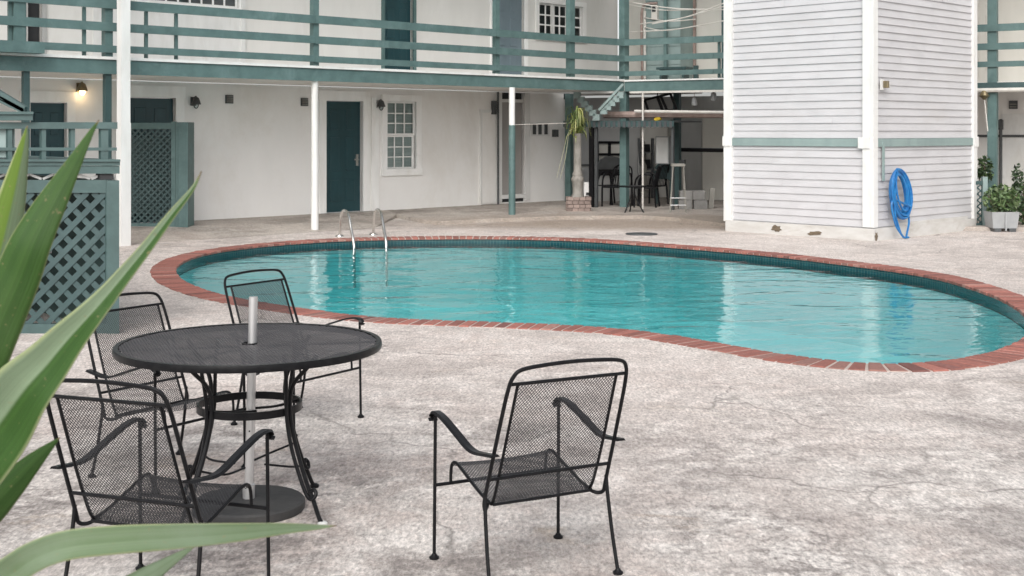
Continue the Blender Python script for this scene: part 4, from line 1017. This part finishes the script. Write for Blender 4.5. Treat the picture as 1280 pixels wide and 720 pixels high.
# shaggy plant on column
pc = SG(722, 263.5)
t = thing('column_plant', 'shaggy strap leaved plant on a peeling white column in a brick planter', 'plant', tuple(pc))
br = MB(); br.c = []
for row in range(4):
    for k in range(4):
        for side in range(4):
            o_ = (-.23+k*.118+(.03 if row % 2 else 0)); l_ = .108; z0 = SZ+row*.073; z1 = z0+.064
            if side == 0: br.box(FW, pc.x+o_, pc.x+o_+l_, pc.y-.23, pc.y-.17, z0, z1)
            elif side == 1: br.box(FW, pc.x+o_, pc.x+o_+l_, pc.y+.17, pc.y+.23, z0, z1)
            elif side == 2: br.box(FW, pc.x-.235, pc.x-.175, pc.y+o_*.8, pc.y+o_*.8+l_*.8, z0, z1)
            else: br.box(FW, pc.x+.20, pc.x+.26, pc.y+o_*.8, pc.y+o_*.8+l_*.8, z0, z1)
            kk = random.uniform(.6, 1.2); br.c += [(.26*kk, .20*kk, .175*kk)]*8
pl = obj('brick_planter', br, 'brick', t); obj('soil', MB().box(FW, pc.x-.19, pc.x+.21, pc.y-.18, pc.y+.18, SZ, SZ+.26), 'soil', pl)
obj('column', MB().lathe([(.13, .3), (.13, .36), (.10, .42), (.11, .62), (.13, .68), (.13, .72), (.10, .76), (.11, .80), (.08, .86), (.075, 1.3), (.07, 1.62)], (pc.x, pc.y, 0), 16), 'peel', t, True)
mb = MB(); mb.c = []; rnd = random.Random(2)
top = Vector((pc.x+.0, pc.y, 1.68))
for k in range(120):
    a = rnd.uniform(0, 6.28); L_ = rnd.uniform(.12, .29); up = rnd.uniform(.1, .9); w = rnd.uniform(.012, .026)
    dv = Vector((math.cos(a), math.sin(a), 0)); dr = rnd.uniform(-.05, .16)
    st_ = top+Vector((rnd.uniform(-.05, .05), rnd.uniform(-.05, .05), rnd.uniform(-.15, .15)))
    pts = [st_, st_+dv*L_*.45+Z*up*.45, st_+dv*L_*.85+Z*(up*.4-dr*.35), st_+dv*L_+Z*(up*.2-dr)]
    sdv = Vector((-dv.y, dv.x, 0)); n = len(mb.v)
    for p, ww in zip(pts, (w, w, w*.6, .002)): mb.v += [p-sdv*ww, p+sdv*ww]
    for i in range(3): mb.f.append((n+2*i, n+2*i+1, n+2*i+3, n+2*i+2))
    c = rnd.choice([(.20, .22, .06), (.12, .16, .04), (.05, .08, .02), (.30, .30, .11)]); mb.c += [c]*8
for k in range(2):
    st_ = top+Vector((-.05-.02*k, -.05, .05)); n = len(mb.v); pts = catmull([st_, st_+Vector((-.12, 0, -.1)), st_+Vector((-.2-.05*k, 0, -.6)), st_+Vector((-.3-.05*k, 0, -1.0))], 4)
    for p in pts: mb.v += [p-Vector((.004, 0, 0)), p+Vector((.004, 0, 0))]
    for i in range(len(pts)-1): mb.f.append((n+2*i, n+2*i+1, n+2*i+3, n+2*i+2))
    mb.c += [(.45, .45, .30)]*(2*len(pts))
obj('foliage', mb, 'leafy', t)
# awning frame with stepped braces
aw = SG(748, 258)
v_ = -.35
t = thing('awning_frame', 'small teal awning frame with striped valance and stepped braces under rear balcony', 'awning', tuple(FB(uB(775, v_), v_, SZ)))
ua, ub = uB(704, v_), uB(842, v_); za, zb2 = zB(775, 151, v_), zB(775, 158.5, v_)
obj('valance', MB().box(FB, ua, ub, v_, v_+.03, zb2, za), 'teal_dark', t)
mb = MB(); nst = 22
for k in range(nst):
    x = ua+(ub-ua)*(k+.2)/nst; w = (ub-ua)/nst*.5; mb.box(FB, x, x+w, v_-.012, v_-.001, zb2-.02, za-.015)
obj('valance_stripes', mb, 'darkgrey', t)
obj('canopy', MB().box(FB, ua, ub, v_+.03, 1.1, za-.03, za), 'darkgrey', t)
def stepped(xa, ya, xb, yb_, n):
    mb = MB()
    for k in range(n):
        fx, fy = xa+(xb-xa)*(k+.5)/n, ya+(yb_-ya)*(k+.5)/n; u = uB(fx, v_-.06); z = zB(fx, fy, v_-.06)
        mb.box(FB, u-.075, u+.075, v_-.08, v_-.03, z-.07, z+.06)
    return mb
obj('stepped_brace', stepped(719, 116, 748, 149, 6), 'teal_pale', t); obj('stepped_brace', stepped(752, 141, 778, 116, 5), 'teal_pale', t)
obj('diagonal_rail', MB().bar(FB(uB(748.5, v_-.1), v_-.1, zB(748.5, 138, v_)), FB(uB(779, v_-.1), v_-.1, zB(779, 105.5, v_)), .03, .05), 'teal_pale', t)
for px, w, m in ((739.5, .10, 'black'), (745.5, .06, 'darkgrey'), (841, .05, 'darkgrey')):
    u = uB(px, v_+.1); obj('awning_post', MB().box(FB, u-w/2, u+w/2, v_+.07, v_+.13, SZ, zb2), m, t)
# white cabinet
def crate(name, label, cat, px0, px1, pyt, pyb, dep, mat, door_mat=None):
    p = SG((px0+px1)/2, pyb); d = p.y; x0, x1 = (px0-640)*d/F, (px1-640)*d/F; z1 = H-(pyt-HZ)*d/F
    t = thing(name, label, cat, (p.x, d, SZ)); obj('body', MB().box(FW, x0, x1, d, d+dep, SZ+.01, z1), mat, t, bevel=.008)
    return t, x0, x1, d, z1
t, x0, x1, d, z1 = crate('cabinet', 'small white floor cabinet with black knob behind the column plant', 'cabinet', 730, 741, 228, 259, .4, 'trim')
obj('door', MB().box(FW, x0+.01, x1-.01, d-.014, d-.002, SZ+.05, z1-.02), 'wall', t); obj('knob', MB().box(FW, (x0+x1)/2-.05, (x0+x1)/2+.01, d-.05, d-.015, SZ+.26, SZ+.31), 'dark', t)
# covered grill
gp = SG(765, 252)
t = thing('barbecue_grill', 'grey domed barbecue grill on dark stand beneath the black framed window', 'grill', tuple(gp))
mb = MB()
n0 = 0
for i in range(9):
    a = math.pi*i/8; mb.v += [Vector((gp.x-.34*math.cos(a), gp.y+.05, .80+.30*math.sin(a))), Vector((gp.x-.34*math.cos(a), gp.y+.5, .80+.30*math.sin(a)))]
for i in range(8): mb.f.append((2*i, 2*i+2, 2*i+3, 2*i+1))
mb.f += [tuple(range(0, 18, 2)), tuple(range(1, 18, 2))]
obj('lid', mb, 'darkgrey', t); obj('firebox', MB().box(FW, gp.x-.42, gp.x+.40, gp.y, gp.y+.55, .66, .80), 'black', t)
obj('stand_panel', MB().box(FW, gp.x-.36, gp.x+.34, gp.y+.06, gp.y+.5, SZ, .66), 'wall_grey', t)
p = SG(811, 250)
t = thing('storage_shelf', 'dark storage shelf with black boxes left of the hanging cabinet', 'shelf', (p.x, p.y+.5, SZ))
for dx in (-.16, .16): obj('upright', MB().box(FW, p.x+dx-.02, p.x+dx+.02, p.y+.5, p.y+.85, SZ, 1.5), 'darkgrey', t)
for zz in (.3, .75, 1.15): obj('shelf_board', MB().box(FW, p.x-.14, p.x+.14, p.y+.5, p.y+.85, zz, zz+.03), 'darkgrey', t)
tag(obj('storage_box', MB().box(FW, p.x-.11, p.x+.10, p.y+.52, p.y+.8, .782, 1.0), 'black', None, bevel=.01), 'black box on the middle board of the dark storage shelf', 'box')
tag(obj('storage_box', MB().box(FW, p.x-.10, p.x+.09, p.y+.52, p.y+.8, 1.182, 1.36), 'black', None, bevel=.01), 'black box on the top board of the dark storage shelf', 'box')
p = SG(757, 252)
t = thing('counter', 'low grey counter with pale door left of the domed grill', 'counter', (p.x, p.y+.9, SZ))
obj('body', MB().box(FW, p.x-.5, p.x+.1, p.y+.9, p.y+1.3, SZ, .85), 'wall_grey', t); obj('worktop', MB().box(FW, p.x-.53, p.x+.13, p.y+.87, p.y+1.32, .85, .89), 'darkgrey', t); obj('door', MB().box(FW, p.x-.45, p.x-.1, p.y+.885, p.y+.898, .15, .8), 'pot', t)
# looped metal cafe chairs and small tripod table
def hoop_chair(label, px, py, rot):
    p = SG(px, py); t = thing('cafe_chair', label, 'chair', (0, 0, 0), 0, 'looped black cafe chairs under the rear balcony')
    for sx in (-1, 1):
        obj('arm_loop', MB().tube(catmull([(sx*.26, .22, .0), (sx*.26, .20, .50), (sx*.26, .12, .66), (sx*.26, -.02, .70), (sx*.25, -.16, .62), (sx*.24, -.24, .0)], 5), .02, 7), 'black', t, True)
    obj('seat', MB().box(FW, -.24, .24, -.2, .22, .40, .425), 'black', t)
    mb = MB().tube(catmull([(-.23, -.18, .42), (-.22, -.25, .75), (-.12, -.28, .86), (.12, -.28, .86), (.22, -.25, .75), (.23, -.18, .42)], 5), .016, 7)
    for k in range(5): mb.tube([(-.16+.08*k, -.19, .42), (-.16+.08*k, -.27, .84)], .007, 5)
    obj('backrest', mb, 'black', t, True)
    t.location = p; t.rotation_euler = (0, 0, rot); return t
hc = hoop_chair('looped black metal chair on the left under the rear balcony', 772, 258, R(150))
p = SG(808, 259); c2 = dup(hc, p, R(75), 'looped black metal chair just below the white hanging cabinet')
dup(hc, SG(765, 255.5), R(120), 'looped black metal chair farthest left, behind another near the grill')
dup(hc, SG(817, 256), R(60), 'looped black metal chair farthest right, against the folded teal table')
p = SG(791, 265.5)
t = thing('bistro_table', 'tiny black tripod table between the looped metal chairs', 'table', tuple(p))
obj('tabletop', MB().lathe([(.28, .50), (.285, .51), (.285, .525), (.0, .53)], (p.x, p.y, SZ), 24), 'black', t, True)
for k in range(3):
    a = R(100+120*k); dv = Vector((math.cos(a), math.sin(a), 0)); obj('leg', MB().tube(catmull([p+dv*.03+Z*.50, p+dv*.06+Z*.3, p+dv*.22], 5), .014, 6), 'black', t, True)
# hanging cabinet, folded table, stool, blocks, boards
v2 = .9
ua, ub = uB(819.5, v2), uB(836, v2); za, zb2 = zB(828, 170.5, v2), zB(828, 205, v2)
t = thing('hanging_cabinet', 'white metal box mounted high beside the dark teal post', 'cabinet', tuple(FB(ua, v2, zb2)))
obj('body', MB().box(FB, ua, ub, v2, v2+.25, zb2, za), 'pot', t); obj('door', MB().box(FB, ua+.02, ub-.02, v2-.014, v2-.001, zb2+.02, za-.02), 'trim', t); obj('mounting_rail', MB().box(FB, ua+.1, ub+.25, v2+.25, v2+.32, za-.6, za-.5), 'darkgrey', t)
p = SG(830, 256)
t = thing('folded_table', 'dark teal table stored upright below the white hanging cabinet', 'table', tuple(p))
obj('tabletop', MB().box(FW, p.x-.18, p.x+.20, p.y+.1, p.y+.5, .62, .80).bar((p.x-.1, p.y+.08, .98), (p.x+.22, p.y+.08, .70), .03, .3), 'teal_dark', t)
for dx in (-.15, .17): obj('leg', MB().box(FW, p.x+dx-.03, p.x+dx+.03, p.y+.12, p.y+.18, SZ, .62), 'teal_dark', t)
p0 = SG(848, 266.5)
t = thing('bar_stool', 'tall thin metal bar stool with white seat beside the concrete blocks', 'stool', tuple(p0))
obj('seat', MB().box(FW, p0.x-.12, p0.x+.13, p0.y-.02, p0.y+.25, .98, 1.03), 'wood', t)
for dx, dy, tx in ((-.17, 0, -.10), (.16, 0, .10), (-.12, .25, -.08), (.17, .25, .10)): obj('leg', MB().tube([(p0.x+dx, p0.y+dy, SZ), (p0.x+tx, p0.y+dy*.8, .98)], .011, 6), 'wood', t)
obj('stretcher', MB().tube([(p0.x-.16, p0.y, .22), (p0.x+.155, p0.y, .22)], .012, 6).tube([(p0.x-.155, p0.y, .36), (p0.x+.15, p0.y, .36)], .012, 6), 'alu', t)
i = 0
for px, py, w, nz, lab in ((857, 262, .27, 0, 'grey concrete block at the bottom left of the small pile'), (876, 262, .28, 0, 'grey concrete block at the bottom right of the small pile'), (858, 262, .26, 1, 'grey concrete block on top left of the small pile'), (874, 262, .25, 1, 'grey concrete block on top right of the small pile')):
    p = SG(px, py); z0 = SZ+nz*.195
    bl = MB(); dep = .2
    bl.box(FW, p.x-w/2, p.x+w/2, p.y, p.y+dep, z0, z0+.19)
    t = tag(obj('concrete_block', bl, 'concrete_block', None, bevel=.012), lab, 'concrete block', 'concrete blocks beside the bar stool')
p = SG(890, 261)
tag(obj('paving_slab', MB().bar(p+Vector((-.02, .05, .0)), p+Vector((.03, .12, .42)), .10, .07, (0, 1, 0)), 'wood', None), 'dark slab leaning on the right end of the concrete blocks', 'slab')
for k, (xa, ya, xb, yb_) in enumerate(((786, 178, 806, 240), (790, 176, 812, 238))):
    v3 = 3.2; p, q = FB(uB(xa, v3), v3+.6, zB(xa, ya, v3)), FB(uB(xb, v3), v3-.2, zB(xb, yb_, v3))
    tag(obj('timber_board', MB().bar(p, q, .03, .16, VB), 'wood' if k else 'wall_grey', None), ('pale weathered board leaning diagonally behind the teal corner post' if k else 'grey board leaning diagonally just right of teal corner post'), 'board', 'boards leaning behind the teal corner post')
v4 = .6
t = thing('hung_metal_frame', 'tilted black metal frame hung under the rear balcony ceiling', 'metal frame', tuple(FB(uB(820, v4), v4, zB(820, 130, v4))))
mb = MB(); q = [(806, 125), (838, 117), (846, 137), (811, 140)]
P_ = [FB(uB(x, v4), v4, zB(x, y, v4)) for x, y in q]
for i in range(4): mb.bar(P_[i], P_[(i+1) % 4], .03, .05)
mb.bar(P_[0].lerp(P_[1], .5), P_[3].lerp(P_[2], .5), .03, .06); mb.bar(P_[0].lerp(P_[1], .62), P_[3].lerp(P_[2], .66), .03, .05)
obj('frame', mb, 'black', t); obj('hanger', MB().tube([P_[0].lerp(P_[1], .5), P_[0].lerp(P_[1], .5)+Vector((0, 0, 2.54-P_[0].lerp(P_[1], .5).z))], .012, 5), 'black', t)
for px, py, lab in ((868, 127, 'white hanging lamp socket left of the pair below the rear beam'), (892, 121, 'grey hanging lamp socket nearest the tower below the rear beam')):
    u = uB(px, .3); z = zB(px, py, .3)
    t = thing('ceiling_lamp', lab, 'ceiling lamp', tuple(FB(u, .3, z)), group='lamp sockets under the rear balcony')
    obj('socket', MB().lathe([(.03, .09), (.055, .07), (.06, -.05), (.05, -.08)], FB(u, .3, z), 12), 'pot', t, True); obj('cord', MB().tube([FB(u, .3, z+.08), FB(u, .3, 2.55)], .008, 5), 'pvc', t)

# ------------------------------------------------------------------ camera, light, world
cam = bpy.data.cameras.new('camera'); co = bpy.data.objects.new('camera', cam); COL.objects.link(co)
co.location = (0, 0, H); co.rotation_euler = (R(90), 0, 0)
cam.sensor_width = 36; cam.lens = 36*F/1280; cam.shift_y = -(360-HZ)/1280; cam.clip_start = .05; cam.clip_end = 500
cam.dof.use_dof = True; cam.dof.focus_distance = 7.0; cam.dof.aperture_fstop = 16
S.camera = co
wd = bpy.data.worlds.new('World'); S.world = wd; wd.use_nodes = True
nt = wd.node_tree; bg = nt.nodes['Background']
sky = nt.nodes.new('ShaderNodeTexSky'); sky.sky_type = 'NISHITA'; sky.sun_disc = False
SE, SA = R(38), R(190)
sky.sun_elevation = SE; sky.sun_rotation = SA; sky.dust_density = 3; sky.air_density = 1.0
hs = nt.nodes.new('ShaderNodeHueSaturation'); hs.inputs['Saturation'].default_value = .22
nt.links.new(sky.outputs[0], hs.inputs['Color']); nt.links.new(hs.outputs[0], bg.inputs[0]); bg.inputs[1].default_value = .14
sl = bpy.data.lights.new('sun', 'SUN'); sl.energy = 1.0; sl.angle = R(50); sl.color = (1, .97, .93)
so = bpy.data.objects.new('sun', sl); COL.objects.link(so)
dirn = Vector((math.sin(SA)*math.cos(SE), math.cos(SA)*math.cos(SE), math.sin(SE)))
so.rotation_euler = (-dirn).to_track_quat('-Z', 'Y').to_euler(); so.location = (0, -5, 12)
S.view_settings.view_transform = 'Standard'; S.view_settings.look = 'None'; S.view_settings.exposure = 0.62; S.view_settings.gamma = 1
S.view_settings.use_curve_mapping = False
S.render.engine = 'CYCLES'
S.cycles.use_denoising = True
try: S.cycles.denoiser = 'OPENIMAGEDENOISE'
except Exception: pass
S.cycles.max_bounces = 8; S.cycles.transparent_max_bounces = 16
